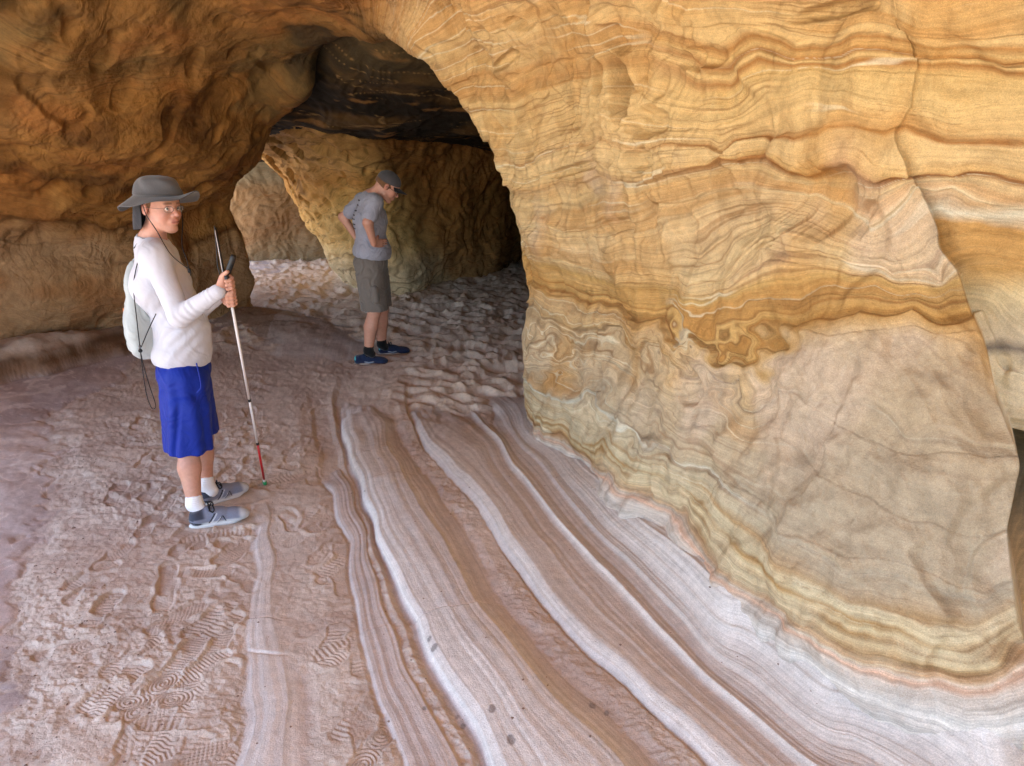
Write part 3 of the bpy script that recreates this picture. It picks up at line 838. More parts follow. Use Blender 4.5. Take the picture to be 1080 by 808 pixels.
# apron running from the foot of the left pillar across the near passage
ap = np.exp(-(((XX + 3.2) * .62 + (YY - 8.5) * .78) / .55) ** 2) * sst(XX + .0, -.9, -2.4)
apron = (.13 + .03 * fbm(XX * 4, YY * 4, 0 * XX, 4)) * ap * sst(YY, 9.6, 8.6)
# sand
und2 = fbm(XX * .7, YY * .7, 0 * XX + 6, 2)
zs = .010 * und2 + .004 * fbm(XX * 3, YY * 3, 0 * XX + 9, 3)
zs = zs + sst(YY, 5, 6.4) * .02 * (1 - ap)
tramp = sst(YY, 1, 3)
churn = .5 + .5 * sst(fbm(XX * 1.4, YY * 1.4, 0 * XX + 13, 2), -.4, .4)
smooth_lane = sst(c, .75, .9) * sst(c, 2.4, 2.1) * .35
rg = ridge(XX * 5.5 + .5 * und2, YY * 6.5, 0 * XX + 1, 4)
rg2 = ridge(XX * 15, YY * 17, 0 * XX + 7, 3)
zs += churn * (1 - smooth_lane) * (.009 * rg + .0045 * rg2 + .006 * fbm(XX * 9, YY * 10, 0 * XX + 5, 3) + .0045 * fbm(XX * 34, YY * 34, 0 * XX, 4))
fard = sst(YY, 6.6, 7.6) + sst(YY - XX * .5, 5.0, 5.9) * sst(XX, -1.4, -.4)
fard = np.clip(fard, 0, 1)
wb = .25 * fbm(XX * 1.5, YY * 1.5, 0 * XX + 2, 2)
dm = ridge(XX * 3.0 + wb, YY * 3.1 - wb, 0 * XX + 31, 2)
dm2 = ridge(XX * 5.2 + 3 + wb, YY * 5.6, 0 * XX + 37, 2)
zs += fard * (.062 * np.clip(dm, -.6, 1) + .022 * dm2)
# footprints
ang0 = np.array([1.2, 1.9, 1.5, .9, 1.4, -1.6, -1.3, .3])
prints = []
r_ = random.Random(11)
lanes = []
for k in range(110):
    yv = 1.9 + 3.4 * r_.random() ** 1.15
    if r_.random() < .66:
        xv = None; cc = r_.uniform(-.9, .78)
    else:
        cc = r_.uniform(1.3, 1.95)
    lanes.append((cc, yv, r_.choice(ang0) + r_.gauss(0, .25), r_.randint(0, 4), r_.uniform(.6, 1.)))
iy0 = np.searchsorted(yy, 1.7)
for (cc, yv, an, kind_, st_) in lanes:
    iy = np.searchsorted(yy, yv)
    j = np.argmin(np.abs(c[iy] - cc) + 10 * (XX[iy] > .6) + 10 * (XX[iy] < xb[iy] + .18))
    prints.append((XX[iy, j], yv, an, kind_, st_))
prints += [(G(160, 735)[0], G(160, 735)[1], 1.35, 5, 1.3), (G(195, 745)[0] - .12, G(195, 745)[1] + .02, .1, 5, 1.1), (G(395, 790)[0], G(395, 790)[1], 1.3, 5, 1.3), (G(75, 685)[0], G(75, 685)[1], .3, 5, .8)]
for (x0, y0, an, kd, st_) in prints:
    ia, ib = np.searchsorted(yy, y0 - .24), np.searchsorted(yy, y0 + .24)
    if ib <= ia: continue
    h_ = half[(ia + ib) // 2]
    ja, jb = np.searchsorted(ss, (x0 - .24) / h_), np.searchsorted(ss, (x0 + .24) / h_)
    if jb <= ja: continue
    x, y = XX[ia:ib, ja:jb] - x0, YY[ia:ib, ja:jb] - y0
    x = x + .004 * perlin(x * 12 + x0, y * 12, 0 * x); y = y + .004 * perlin(x * 12 + 9, y * 12 + y0, 0 * x)
    a = x * math.cos(an) + y * math.sin(an); b = -x * math.sin(an) + y * math.cos(an)
    wid = .048 - .012 * np.exp(-((a + .03) / .05) ** 2)
    dd = np.maximum(np.abs(b + .01 * np.sin(a * 10)) / wid, np.abs(a) / .145)
    dd = np.sqrt((np.abs(b) / wid) ** 2.6 + (np.abs(a) / .14) ** 4) ** .6
    msk = sst(perlin(x * 9 + x0 * 7, y * 9 + y0 * 5, 0 * x + st_) + .35 * st_, -.1, .35)
    ins = sst(dd, 1.05, .92) * msk
    rim = np.exp(-((dd - 1.15) / .13) ** 2) * (.3 + .7 * msk)
    if kd == 0: tr = np.sin(a * 2 * math.pi / .016 + 6 * np.abs(b) / .05)
    elif kd == 1: tr = np.sin(a * 2 * math.pi / .02) * np.sin(b * 2 * math.pi / .02)
    elif kd == 2: tr = np.sin(a * 2 * math.pi / .014)
    elif kd == 3: tr = np.sign(np.sin(a * 2 * math.pi / .022 + 40 * b)) * .8
    elif kd == 4: tr = perlin(a * 60, b * 60, 0 * a) * 2
    else:
        rr = np.minimum(np.hypot(a - .065, b * 1.3), np.hypot(a + .085, b * 1.3))
        tr = np.sin(rr * 2 * math.pi / .0155)
    old = zs[ia:ib, ja:jb]
    flat = old * (1 - .85 * ins) + (-.005 * st_) * ins
    zs[ia:ib, ja:jb] = flat + ins * tr * .0024 * min(st_, 1) + rim * .0045 * st_ * (1 - ins) * (.6 + .4 * np.sin(a * 30 + b * 20))
# the sand is pressed flat under the four shoes
for (a_, b_, e_) in [(231, 550, .17), (238, 527, .17), (394, 384, .17), (415, 374, .17)]:
    g = G(a_, b_); fx, fy = (XX - g[0] - .01) / (e_ * 1.15), (YY - g[1]) / (e_ * .55)
    k_ = fx ** 2 + fy ** 2
    zs = zs * (1 - sst(k_, 1.5, .8)) + .002 * sst(k_, 1.5, .8) + .007 * np.exp(-((k_ - 1.5) / .35) ** 2)
# level of the sand against the rock
sandlev = np.interp(c, [-3, .5, .85, 1.2, 1.5, 1.9, 2.05, 2.6, 2.8, 3, 4.3, 4.6, 4.9, 5, 5.9, 6, 6.3, 6.8, 7.2, 9], [.012, .012, .006, .008, .016, .010, -.004, -.004, .010, -.03, .0, .018, .016, -.03, -.03, -.02, .012, -.01, -.05, -.05])
zs = zs + sandlev * sst(YY, 6.2, 4.9) + bank(c, YY) * sst(c, 5, 6) * .9
cover = fbm(XX * 1.6 + 60, YY * 1.0, 0 * XX, 3)
zs = zs + .010 * cover * sst(c, .3, 1)
# no sand on the bottom-left flagstone and around the bare white strip close to the camera
zs = zs - .026 * left - .006 * sst(YY, 2.55, 2.2) * sst(c, .7, .9) * sst(c, 1.3, 1.2)
zs = np.where(c < .75, np.maximum(zs, -.2 + .2 * (1 - left)), zs)
rock = np.where(left > 0, np.maximum(zl * 1.0, -9) * left + (1 - left) * zr, zr)
rock = np.where(c < .6, np.where(left > .02, zl - .1 * (1 - left), -.1 + 0 * zl), rock)
rock = np.maximum(rock, shelf + und + apron - .012)
# smooth union keeps the sand feathering on to the rock
k_ = .006
h_ = np.clip(.5 + .5 * (zs - rock) / k_, 0, 1)
Z = rock * (1 - h_) + zs * h_ + k_ * h_ * (1 - h_)
sand = h_
# ground outside behind the camera and the floor under the outer rock stay level
outm = sst(YY, 1.0, -1.0)
Z = Z * (1 - outm) + outm * (0.0)
Z = np.where(np.abs(YY) > 14.6, 0.0, Z)
Z = np.clip(Z, -.15, .6)

# colour
c_sand = mix(lin((200, 176, 158)) * np.ones(shp + (1,)), lin((186, 158, 140)), sst(fbm(XX * 2, YY * 2, 0 * XX + 3, 3), -.4, .5))
c_sand = mix(c_sand, lin((214, 180, 144)), .7 * fard)
c_sand = mix(c_sand, lin((186, 136, 98)), .15 * sst(c, 4.2, 4.5) * sst(c, 5, 4.9))
stops = [(-3, (170, 140, 120)), (.6, (176, 150, 134)), (.82, (186, 166, 154)), (.9, (206, 200, 198)), (1.1, (212, 208, 206)), (1.17, (190, 172, 164)), (1.25, (178, 154, 144)), (1.9, (178, 154, 144)), (2.0, (196, 182, 176)),
         (2.1, (186, 164, 156)), (2.4, (178, 156, 150)), (2.6, (196, 182, 178)), (2.7, (170, 148, 142)), (2.95, (176, 152, 144)), (3.02, (212, 208, 204)), (3.2, (206, 202, 200)), (3.6, (196, 186, 182)), (3.9, (196, 184, 178)), (4.1, (180, 160, 150)),
         (4.4, (186, 160, 146)), (4.9, (182, 156, 138)), (4.98, (196, 182, 170)), (5.05, (216, 212, 206)), (5.16, (204, 194, 186)), (5.35, (188, 166, 150)), (5.9, (180, 152, 134)), (6.0, (186, 166, 152)), (6.05, (208, 200, 192)), (6.15, (178, 154, 140)),
         (6.4, (180, 156, 140)), (6.8, (182, 160, 146)), (6.95, (180, 164, 152)), (7.1, (196, 186, 178)), (7.3, (184, 168, 156)), (7.6, (186, 174, 166)), (7.9, (198, 192, 186)), (8.1, (190, 182, 176)), (8.4, (206, 204, 200)), (8.8, (204, 202, 198)), (9.1, (206, 196, 186)), (12, (200, 196, 190))]
cw = c + .05 * lamr
c_rock = ramp(cw, stops)
c_rock = mix(c_rock, lin((216, 213, 211)), .55 * sst(YY, 2.9, 2.2) * sst(c, 2.95, 3.1) * sst(c, 4.2, 3.9))
c_rock = mix(c_rock, c_rock * np.array([.92, .86, .84]), .3 * sst(fbm(c * 3 + 4, YY * .3, XX * .2, 3), .0, .4))
grey = sst(np.abs(perlin(c * 2.4 + 3, YY * .35, 0 * XX)), .05, .0) * sst(c, 7, 7.8)
c_rock = mix(c_rock, lin((112, 112, 116)), .65 * grey * sst(fbm(XX, YY, 0 * XX, 2), -.3, .2))
tan = sst(perlin(c * 4.4 + 13, YY * .4, 0 * XX), .25, .45) * sst(c, 7.2, 7.6)
c_rock = mix(c_rock, lin((176, 152, 122)), .5 * tan)
c_left = mix(lin((172, 150, 150)) * np.ones(shp + (1,)), lin((192, 170, 166)), sst(fbm(XX * 1.2, YY * 1.2, 0 * XX, 3), -.3, .4))
wq_ = fbm(XX * 1.1, YY * 1.1, 0 * XX + 2, 4)
wisp = sst(np.abs(perlin(XX * 2.4 + wq_ * 3.4, YY * 1.5 + wq_ * 2, 0 * XX + 15)), .06, .0)
c_left = mix(c_left, lin((222, 206, 200)), .55 * wisp + .4 * sst(XX, -2.3, -2.9) * sst(YY, 5.3, 4.5))
c_left = mix(c_left, lin((138, 124, 124)), .6 * sst(np.hypot((XX + 1.75) / .35, (YY - 2.42) / .35), 1, .3))
c_shelf = ramp(Z + .03 * perlin(XX * 3, YY * 3, 0 * XX) - .3 * sst(YY, 7, 8.5), [(-.3, (160, 122, 86)), (.0, (132, 90, 50)), (.10, (140, 94, 48)), (.17, (112, 74, 36)), (.22, (176, 140, 108)), (.26, (180, 154, 132))])
isl = np.clip(sst(dsh, -.12, .0) * sst(YY, 9.4, 8.0) * sst(YY, 2, 4), 0, 1) * sst(shelf + apron, .004, .03)
apc = np.clip(ap * 1.2, 0, 1) * sst(YY, 9.6, 8.6)
c_rk = mix(c_rock, c_left, np.maximum(left, sst(c, .6, .3)))
c_rk = mix(c_rk, lin((150, 112, 82)), apc)
c_rk = mix(c_rk, c_shelf, isl)
mr = lin((192, 172, 164))
c_rk = np.where((c > .7)[..., None], mr + .52 * (c_rk - mr), c_rk)
Cc = mix(c_rk, c_sand, sand)
# small dark grit and damp spots
sp = sst(perlin(XX * 60, YY * 60, 0 * XX), .55, .7) * sst(fbm(XX * 2, YY * 2, 0 * XX + 77, 2), .0, .5)
Cc = mix(Cc, Cc * .55, sp * .6)
for (px_, py_, r0) in [(453, 672, .010), (458, 681, .014), (519, 747, .014), (539, 780, .016), (482, 743, .008), (488, 753, .011), (625, 735, .014), (640, 742, .010), (447, 740, .008)]:
    g = G(px_, py_, .05)
    e_ = np.hypot((XX - g[0]) / r0, (YY - g[1]) / (r0 * 1.5)) + .3 * perlin(XX * 50, YY * 50, 0 * XX)
    Cc = mix(Cc, lin((120, 106, 104)), .75 * sst(e_, 1.1, .7))
Cc = mix(Cc, lin((166, 138, 108)), outm)
trough = np.interp(c, [1.2, 1.3, 1.85, 2, 4.3, 4.5, 4.9, 5, 5.2, 5.4, 5.9, 6, 6.2, 6.4, 6.8, 7], [0, 1, 1, 0, 0, 1, 1, 0, 0, .8, .8, 0, .3, .8, .8, 0])
lamf = np.clip((1 - sand) * np.where(left > .3, .0, .40 - .26 * trough) + .03, 0, 1)
Sf = c * 1.6 + 100
mat_floor = rock_mat('floor_stone_and_sand', grain=.10, lamk=11.0, bump=.004, lam_bump=.004, gritty=True)
V = np.stack([XX, YY, Z], -1)
o = mk('ground', V, gridfaces(*shp, flip=True), mat_floor, cols=np.array([1.0, 1.01, .99]) * sat(Cc, .62, 1.22).reshape(-1, 3), attrs={'S': Sf, 'lam': lamf, 'sand': sand * (.4 + .6 * churn)})
tag(o, 'trampled pinkish sand between white striped ridges of bare sandstone', 'ground', kind='structure')


def ground_z(x, y):
    i = np.clip(np.searchsorted(yy, y), 1, len(yy) - 1)
    j = np.argmin(np.abs(XX[i] - x))
    return float(Z[i, j])


# pebbles lying on the left rock and in the sand: a scatter nobody could count
pv, pf = [], []
r_ = random.Random(5)
pm = []
for k in range(900):
    if k < 500:
        yv = r_.uniform(1.9, 4.4); iy = min(np.searchsorted(yy, yv), len(yy) - 1); xv = xb[iy, 500] + abs(r_.gauss(0, .22)) * r_.choice((1, 1, -.5))
    else:
        yv = r_.uniform(1.9, 4.8); xv = r_.uniform(-1.9, 1.6) * yv / 3
    rad = .0018 + .0042 * r_.random() ** 4 if k else .012
    z = ground_z(xv, yv)
    s0 = len(pv)
    for q in [(1, 0, 0), (-1, 0, 0), (0, 1, 0), (0, -1, 0), (0, 0, .7), (0, 0, -.6), (.7, .7, .2), (-.6, .7, .3)]:
        e = [rad * w * r_.uniform(.7, 1.3) for w in q]
        pv.append((xv + e[0], yv + e[1], z + rad * .25 + e[2]))
    pf += [tuple(s0 + i for i in t) for t in [(0, 6, 4), (6, 2, 4), (2, 7, 4), (7, 1, 4), (1, 3, 4), (3, 0, 4), (6, 0, 5), (2, 6, 5), (7, 2, 5), (1, 7, 5), (3, 1, 5), (0, 3, 5)]]
m_peb = plain('grit_stone', (128, 104, 90), .85, bump=.001, var=.4)
tag(mk('grit', pv, pf, m_peb, smooth=False), 'dark grit and crumbs of stone strewn over the sand', 'grit', kind='stuff')

# ------------------------------------------------------------------ implicit surfaces for bodies and clothes
def unit(v):
    v = np.asarray(v, float); return v / (np.linalg.norm(v) + 1e-9)


def RC(a, b, ra, rb, k=.02, op='u'):
    return ('rc', np.asarray(a, float), np.asarray(b, float), ra, rb, k, op)


def EL(c, r, k=.02, R=None, op='u'):
    return ('el', np.asarray(c, float), np.asarray(r, float), np.eye(3) if R is None else R, None, k, op)


def frame(f, up=(0, 0, 1)):
    f = unit(f); l = unit(np.cross(up, f)); u = np.cross(f, l)
    return np.stack([f, l, u], 1)            # columns: forward, left, up


def field(prims, res, lo, hi):
    n = np.ceil((hi - lo) / res).astype(int) + 1
    ax = [lo[i] + np.arange(n[i]) * res for i in range(3)]
    Fd = np.full(n, .08, np.float32)
    for p in prims:
        kind, a, b, ra, rb, k, op = p
        if kind == 'rc': mn, mx = np.minimum(a - ra, b - rb), np.maximum(a + ra, b + rb)
        else: mn, mx = a - b.max(), a + b.max()
        mrg = k + 3 * res if op == 'u' else k + 2 * res
        i0 = np.clip(((mn - mrg - lo) / res).astype(int), 0, n); i1 = np.clip(((mx + mrg - lo) / res).astype(int) + 2, 0, n)
        if (i1 <= i0).any(): continue
        sl = tuple(slice(i0[i], i1[i]) for i in range(3))
        X = ax[0][sl[0]][:, None, None]; Y = ax[1][sl[1]][None, :, None]; Zz = ax[2][sl[2]][None, None, :]
        if kind == 'rc':
            ba = b - a; L2 = ba @ ba + 1e-12
            px, py, pz = X - a[0], Y - a[1], Zz - a[2]
            h = np.clip((px * ba[0] + py * ba[1] + pz * ba[2]) / L2, 0, 1)
            d = np.sqrt((px - ba[0] * h) ** 2 + (py - ba[1] * h) ** 2 + (pz - ba[2] * h) ** 2) - (ra + (rb - ra) * h)
        else:
            R = ra
            px, py, pz = X - a[0], Y - a[1], Zz - a[2]
            q = [(px * R[0, i] + py * R[1, i] + pz * R[2, i]) for i in range(3)]
            k0 = np.sqrt(sum((q[i] / b[i]) ** 2 for i in range(3))); k1 = np.sqrt(sum((q[i] / b[i] ** 2) ** 2 for i in range(3)))
            d = k0 * (k0 - 1) / (k1 + 1e-9)
        d = d.astype(np.float32); cur = Fd[sl]
        if op == 'u':
            h = np.clip(.5 + .5 * (cur - d) / k, 0, 1)
            Fd[sl] = cur * (1 - h) + d * h - k * h * (1 - h)
        else:
            h = np.clip(.5 + .5 * (cur + d) / k, 0, 1)
            Fd[sl] = cur * h + (-d) * (1 - h) + 0 if False else np.maximum(cur, -d) + k * .25 * np.maximum(0, 1 - np.abs(cur + d) / k) ** 2
    return Fd, ax


def nets(Fd, ax):
    """surface nets"""
    n = np.array(Fd.shape)
    s = Fd < 0
    c = np.zeros(n - 1, np.int8)
    for dx in (0, 1):
        for dy in (0, 1):
            for dz in (0, 1):
                c += s[dx:n[0] - 1 + dx, dy:n[1] - 1 + dy, dz:n[2] - 1 + dz]
    cells = np.argwhere((c > 0) & (c < 8))
    idx = np.full(n - 1, -1, np.int32); idx[tuple(cells.T)] = np.arange(len(cells))
    acc = np.zeros((len(cells), 3)); cnt = np.zeros(len(cells))
    cor = [(a, b, d) for a in (0, 1) for b in (0, 1) for d in (0, 1)]
    val = {q: Fd[cells[:, 0] + q[0], cells[:, 1] + q[1], cells[:, 2] + q[2]].astype(float) for q in cor}
    for q in cor:
        for i in range(3):
            if q[i]: continue
            r = list(q); r[i] = 1; r = tuple(r)
            a, b = val[q], val[r]; m = (a < 0) != (b < 0)
            t = np.where(m, a / np.where(np.abs(a - b) < 1e-12, 1, a - b), 0)
            p = np.tile(np.array(q, float), (len(cells), 1)); p[:, i] += t
            acc[m] += p[m]; cnt[m] += 1
    V = (cells + acc / cnt[:, None])
    res = ax[0][1] - ax[0][0]
    V = V * res + np.array([a[0] for a in ax])
    faces = []
    for i in range(3):
        j, k = (i + 1) % 3, (i + 2) % 3
        A = [slice(None)] * 3; B = [slice(None)] * 3
        A[i] = slice(0, -1); B[i] = slice(1, None)
        sa, sb = s[tuple(A)], s[tuple(B)]
        e = np.argwhere(sa != sb)
        e = e[(e[:, j] > 0) & (e[:, k] > 0) & (e[:, j] < n[j] - 1) & (e[:, k] < n[k] - 1)]
        if not len(e): continue
        fl = sa[tuple(e.T)]
        q = []
        for (oj, ok) in ((-1, -1), (0, -1), (0, 0), (-1, 0)):
            w = e.copy(); w[:, j] += oj; w[:, k] += ok
            q.append(idx[tuple(w.T)])
        q = np.stack(q, 1)
        q[~fl] = q[~fl][:, ::-1]
        faces.append(q)
    return V, np.concatenate(faces)


def vnormals(V, Fc):
    a = V[Fc[:, 2]] - V[Fc[:, 0]]; b = V[Fc[:, 3]] - V[Fc[:, 1]]
    fn = np.cross(a, b); N = np.zeros_like(V)
    for i in range(4): np.add.at(N, Fc[:, i], fn)
    return N / (np.linalg.norm(N, axis=1)[:, None] + 1e-12)


def smoothV(V, Fc, it=1, lam=.5):
    for _ in range(it):
        A = np.zeros_like(V); c = np.zeros(len(V))
        for i in range(4):
            for j in (1, 3):
                np.add.at(A, Fc[:, i], V[Fc[:, (i + j) % 4]]); np.add.at(c, Fc[:, i], 1)
        V = V * (1 - lam) + lam * A / c[:, None]
    return V


def solid(name, prims, res, mat, parent, cuts=(), disp=None, colfn=None, sm=2):
    """one continuous mesh: union of the prims, cut by planes (point, outward normal)"""
    mn = np.min([(np.minimum(p[1] - p[3], p[2] - p[4]) if p[0] == 'rc' else p[1] - p[2].max()) for p in prims if p[6] == 'u'], axis=0) - .03
    mx = np.max([(np.maximum(p[1] + p[3], p[2] + p[4]) if p[0] == 'rc' else p[1] + p[2].max()) for p in prims if p[6] == 'u'], axis=0) + .03
    Fd, ax = field(prims, res, mn, mx)
    for (pt, nr) in cuts:
        nr = unit(nr); d = (ax[0][:, None, None] - pt[0]) * nr[0] + (ax[1][None, :, None] - pt[1]) * nr[1] + (ax[2][None, None, :] - pt[2]) * nr[2]
        Fd = np.maximum(Fd, d.astype(np.float32))
    V, Fc = nets(Fd, ax)
    if sm: V = smoothV(V, Fc, sm)
    if disp is not None:
        N = vnormals(V, Fc); V = V + N * disp(V, N)[:, None]
    cols = colfn(V) if colfn else None
    return mk(name, V, Fc, mat, parent, cols=cols)


def strip_tube(name, pts, rad, mat, parent, n=40, sides=8):
    v, f = tube(spline(pts, n), rad, sides)
    return mk(name, v, f, mat, parent)


def hand(wrist, d, palm_n, thumb_side, grip=None, size=1.0, curl=(.5, .6, .5)):
    """prims of a hand: wrist point, direction d of the palm, normal the fingers curl towards, side of the thumb"""
    d, pn, ts = unit(d), unit(palm_n), unit(thumb_side)
    s = size; out = []
    wrist = np.asarray(wrist, float)
    for i, off in enumerate((.030, .010, -.010, -.028)):
        out.append(RC(wrist + d * .01 + ts * off * .6 * s, wrist + d * .085 * s + ts * off * s, .015 * s, .0125 * s, .012))
    L = [(.040, .025, .020), (.045, .028, .021), (.041, .026, .020), (.032, .020, .018)]
    for i, off in enumerate((.031, .0105, -.0105, -.030)):
        p = wrist + d * .088 * s + ts * off * s; dd = d.copy(); r = .0092 * s * (1, 1, .97, .86)[i]
        for j in range(3):
            a = curl[j]
            ax_ = np.cross(dd, pn); ax_ = unit(ax_) if np.linalg.norm(ax_) > 1e-3 else ts
            dd = unit(dd * math.cos(a) + np.cross(ax_, dd) * math.sin(a))
            q = p + dd * L[i][j] * s
            out.append(RC(p, q, r, r * .92, .004)); p = q; r *= .92
    tb = wrist + d * .025 * s + ts * .026 * s
    t1 = tb + unit(d * .7 + ts * .75 + pn * .45) * .042 * s
    t2 = t1 + unit(d * .75 + ts * .1 + pn * .75) * .032 * s
    t3 = t2 + unit(d * .55 - ts * .25 + pn * .85) * .024 * s
    out += [RC(tb, t1, .015 * s, .012 * s, .010), RC(t1, t2, .0115 * s, .0105 * s, .005), RC(t2, t3, .0105 * s, .0085 * s, .005)]
    return out


def head_prims(H, R):
    """H head centre, R columns forward/left/up"""
    W = lambda x, y, z: H + R @ np.array([x, y, z])
    E = lambda c, r, k=.02, op='u': EL(W(*c), r, k, R, op)
    C = lambda a, b, ra, rb, k=.01, op='u': RC(W(*a), W(*b), ra, rb, k, op)
    p = [E((-.012, 0, .038), (.098, .076, .088)), E((.028, 0, -.025), (.064, .060, .088), .03),
         E((.045, 0, .04), (.050, .060, .055), .02),
         C((.005, .048, -.062), (.060, .014, -.098), .020, .016, .02), C((.005, -.048, -.062), (.060, -.014, -.098), .020, .016, .02),
         E((.068, 0, -.098), (.022, .026, .018), .015),
         E((.058, .036, -.030), (.028, .024, .028), .02), E((.058, -.036, -.030), (.028, .024, .028), .02),
         C((.082, .034, .022), (.090, .010, .020), .012, .010, .012), C((.082, -.034, .022), (.090, -.010, .020), .012, .010, .012),
         E((.100, .031, .000), (.016, .017, .011), .012, 's'), E((.100, -.031, .000), (.016, .017, .011), .012, 's'),
         E((.076, .031, .001), (.0135, .0145, .0125), .004), E((.076, -.031, .001), (.0135, .0145, .0125), .004),
         C((.088, 0, .014), (.112, 0, -.026), .0075, .0115, .010), C((.100, .012, -.032), (.100, -.012, -.032), .0085, .0085, .006),
         E((.082, 0, -.060), (.020, .028, .020), .012),
         C((.0965, .018, -.056), (.1015, 0, -.054), .0036, .0050, .004), C((.0965, -.018, -.056), (.1015, 0, -.054), .0036, .0050, .004),
         C((.094, .015, -.068), (.098, 0, -.069), .0045, .0056, .004), C((.094, -.015, -.068), (.098, 0, -.069), .0045, .0056, .004)]
    for s in (1, -1):
        p += [E((-.012, .080 * s, -.002), (.019, .009, .031), .006), E((-.006, .088 * s, .002), (.009, .006, .017), .004, 's')]
    return p, W


skin_base, skin_red = lin((196, 148, 126)), lin((186, 116, 98))


def skin_cols(H, R, lips=True):
    def fn(V):
        q = (V - H) @ R
        c = np.ones((len(V), 1)) * skin_base
        n = fbm(V[:, 0] * 12, V[:, 1] * 12, V[:, 2] * 12, 3)
        c = mix(c, skin_red, np.clip(.25 + .3 * n, 0, 1) * .6)
        near = sst(np.linalg.norm(q, axis=1), .2, .12)
        ck = np.exp(-(((q[:, 0] - .07) / .04) ** 2 + ((np.abs(q[:, 1]) - .045) / .025) ** 2 + ((q[:, 2] + .03) / .025) ** 2))
        nose = np.exp(-(((q[:, 0] - .112) / .02) ** 2 + (q[:, 1] / .02) ** 2 + ((q[:, 2] + .025) / .02) ** 2))
        ear = np.exp(-((np.abs(q[:, 1]) - .085) / .014) ** 2) * np.exp(-((q[:, 2]) / .04) ** 2)
        c = mix(c, skin_red, near * np.clip(.5 * ck + .5 * nose + .6 * ear, 0, .8))
        lip = sst(np.abs(q[:, 2] + .0615), .0125, .0085) * sst(np.abs(q[:, 1]), .026, .019) * sst(q[:, 0], .088, .094) * near
        c = mix(c, lin((170, 98, 88)), .6 * lip)
        ml = sst(np.abs(q[:, 2] + .0618), .0026, .0012) * sst(np.abs(q[:, 1]), .024, .019) * sst(q[:, 0], .088, .092) * near
        c = mix(c, lin((84, 36, 34)), .8 * ml)
        brow = sst(np.abs(q[:, 2] - .026 + .12 * (np.abs(q[:, 1]) - .03) ** 2 * 20), .0065, .003) * sst(np.abs(q[:, 1]), .010, .014) * sst(np.abs(q[:, 1]), .052, .044) * sst(q[:, 0], .06, .075) * near
        return mix(c, lin((110, 76, 50)), .75 * brow)
    return fn


m_skin = skin_mat('skin', (200, 140, 115), attr=True)
m_eye = plain('eye_white', (225, 218, 210), .2)
m_iris = plain('iris', (70, 62, 50), .15)
m_hair = cloth_mat('hair', (110, 78, 52), weave=1500, var=.3, bump=.002)
m_glass_frame = plain('spectacle_metal', (70, 62, 58), .3, metal=.8)
gl = NT('spectacle_lens'); gl.b.inputs['Base Color'].default_value = (.9, .95, .95, 1); gl.b.inputs['Roughness'].default_value = .03
gl.b.inputs['Transmission Weight'].default_value = .0; gl.b.inputs['Alpha'].default_value = .06
gl.b.inputs['Specular IOR Level'].default_value = .9
m_lens = gl.m
m_dark_lens = plain('dark_lens', (24, 22, 22), .08)


def eyes(W, R, parent, gaze=(1, 0, 0)):
    for s in (1, -1):
        c = W(.0795, .031 * s, .001)
        v, f = sphere(c, .0115, 16, 10); e = mk('eye', v, f, m_eye, parent)
        g = unit(R @ np.array(gaze, float))
        v, f = sphere(c + g * .0066, .0068, 12, 8); mk('iris', v, f, m_iris, e)


def sphere(c, r, n=16, m=10, sc=(1, 1, 1)):
    v, f = [], []
    for i in range(m + 1):
        t = math.pi * i / m
        for j in range(n):
            a = 2 * math.pi * j / n
            v.append((c[0] + r * sc[0] * math.sin(t) * math.cos(a), c[1] + r * sc[1] * math.sin(t) * math.sin(a), c[2] + r * sc[2] * math.cos(t)))
    for i in range(m):
        for j in range(n):
            f.append((i * n + j, (i + 1) * n + j, (i + 1) * n + (j + 1) % n, i * n + (j + 1) % n))
    return np.array(v), f


def wrinkles(pn, amp, dirv, f1=9, f2=30, seed=0):
    """soft folds running along dirv"""
    dirv = unit(dirv); a = unit(np.cross(dirv, (0.3, 1, .2))); b = np.cross(dirv, a)

    def fn(V, N):
        s, p, q = V @ dirv, V @ a, V @ b
        w = fbm(s * 5 + seed, p * 5, q * 5, 2) * .5
        r = ridge(s * f1 * .35 + w * 2, p * f1 + w * 3, q * f1 + w * 3, 2)
        return (amp * np.clip(r, -.5, 1) + amp * .25 * perlin(s * f2 * .4, p * f2, q * f2))
    return fn


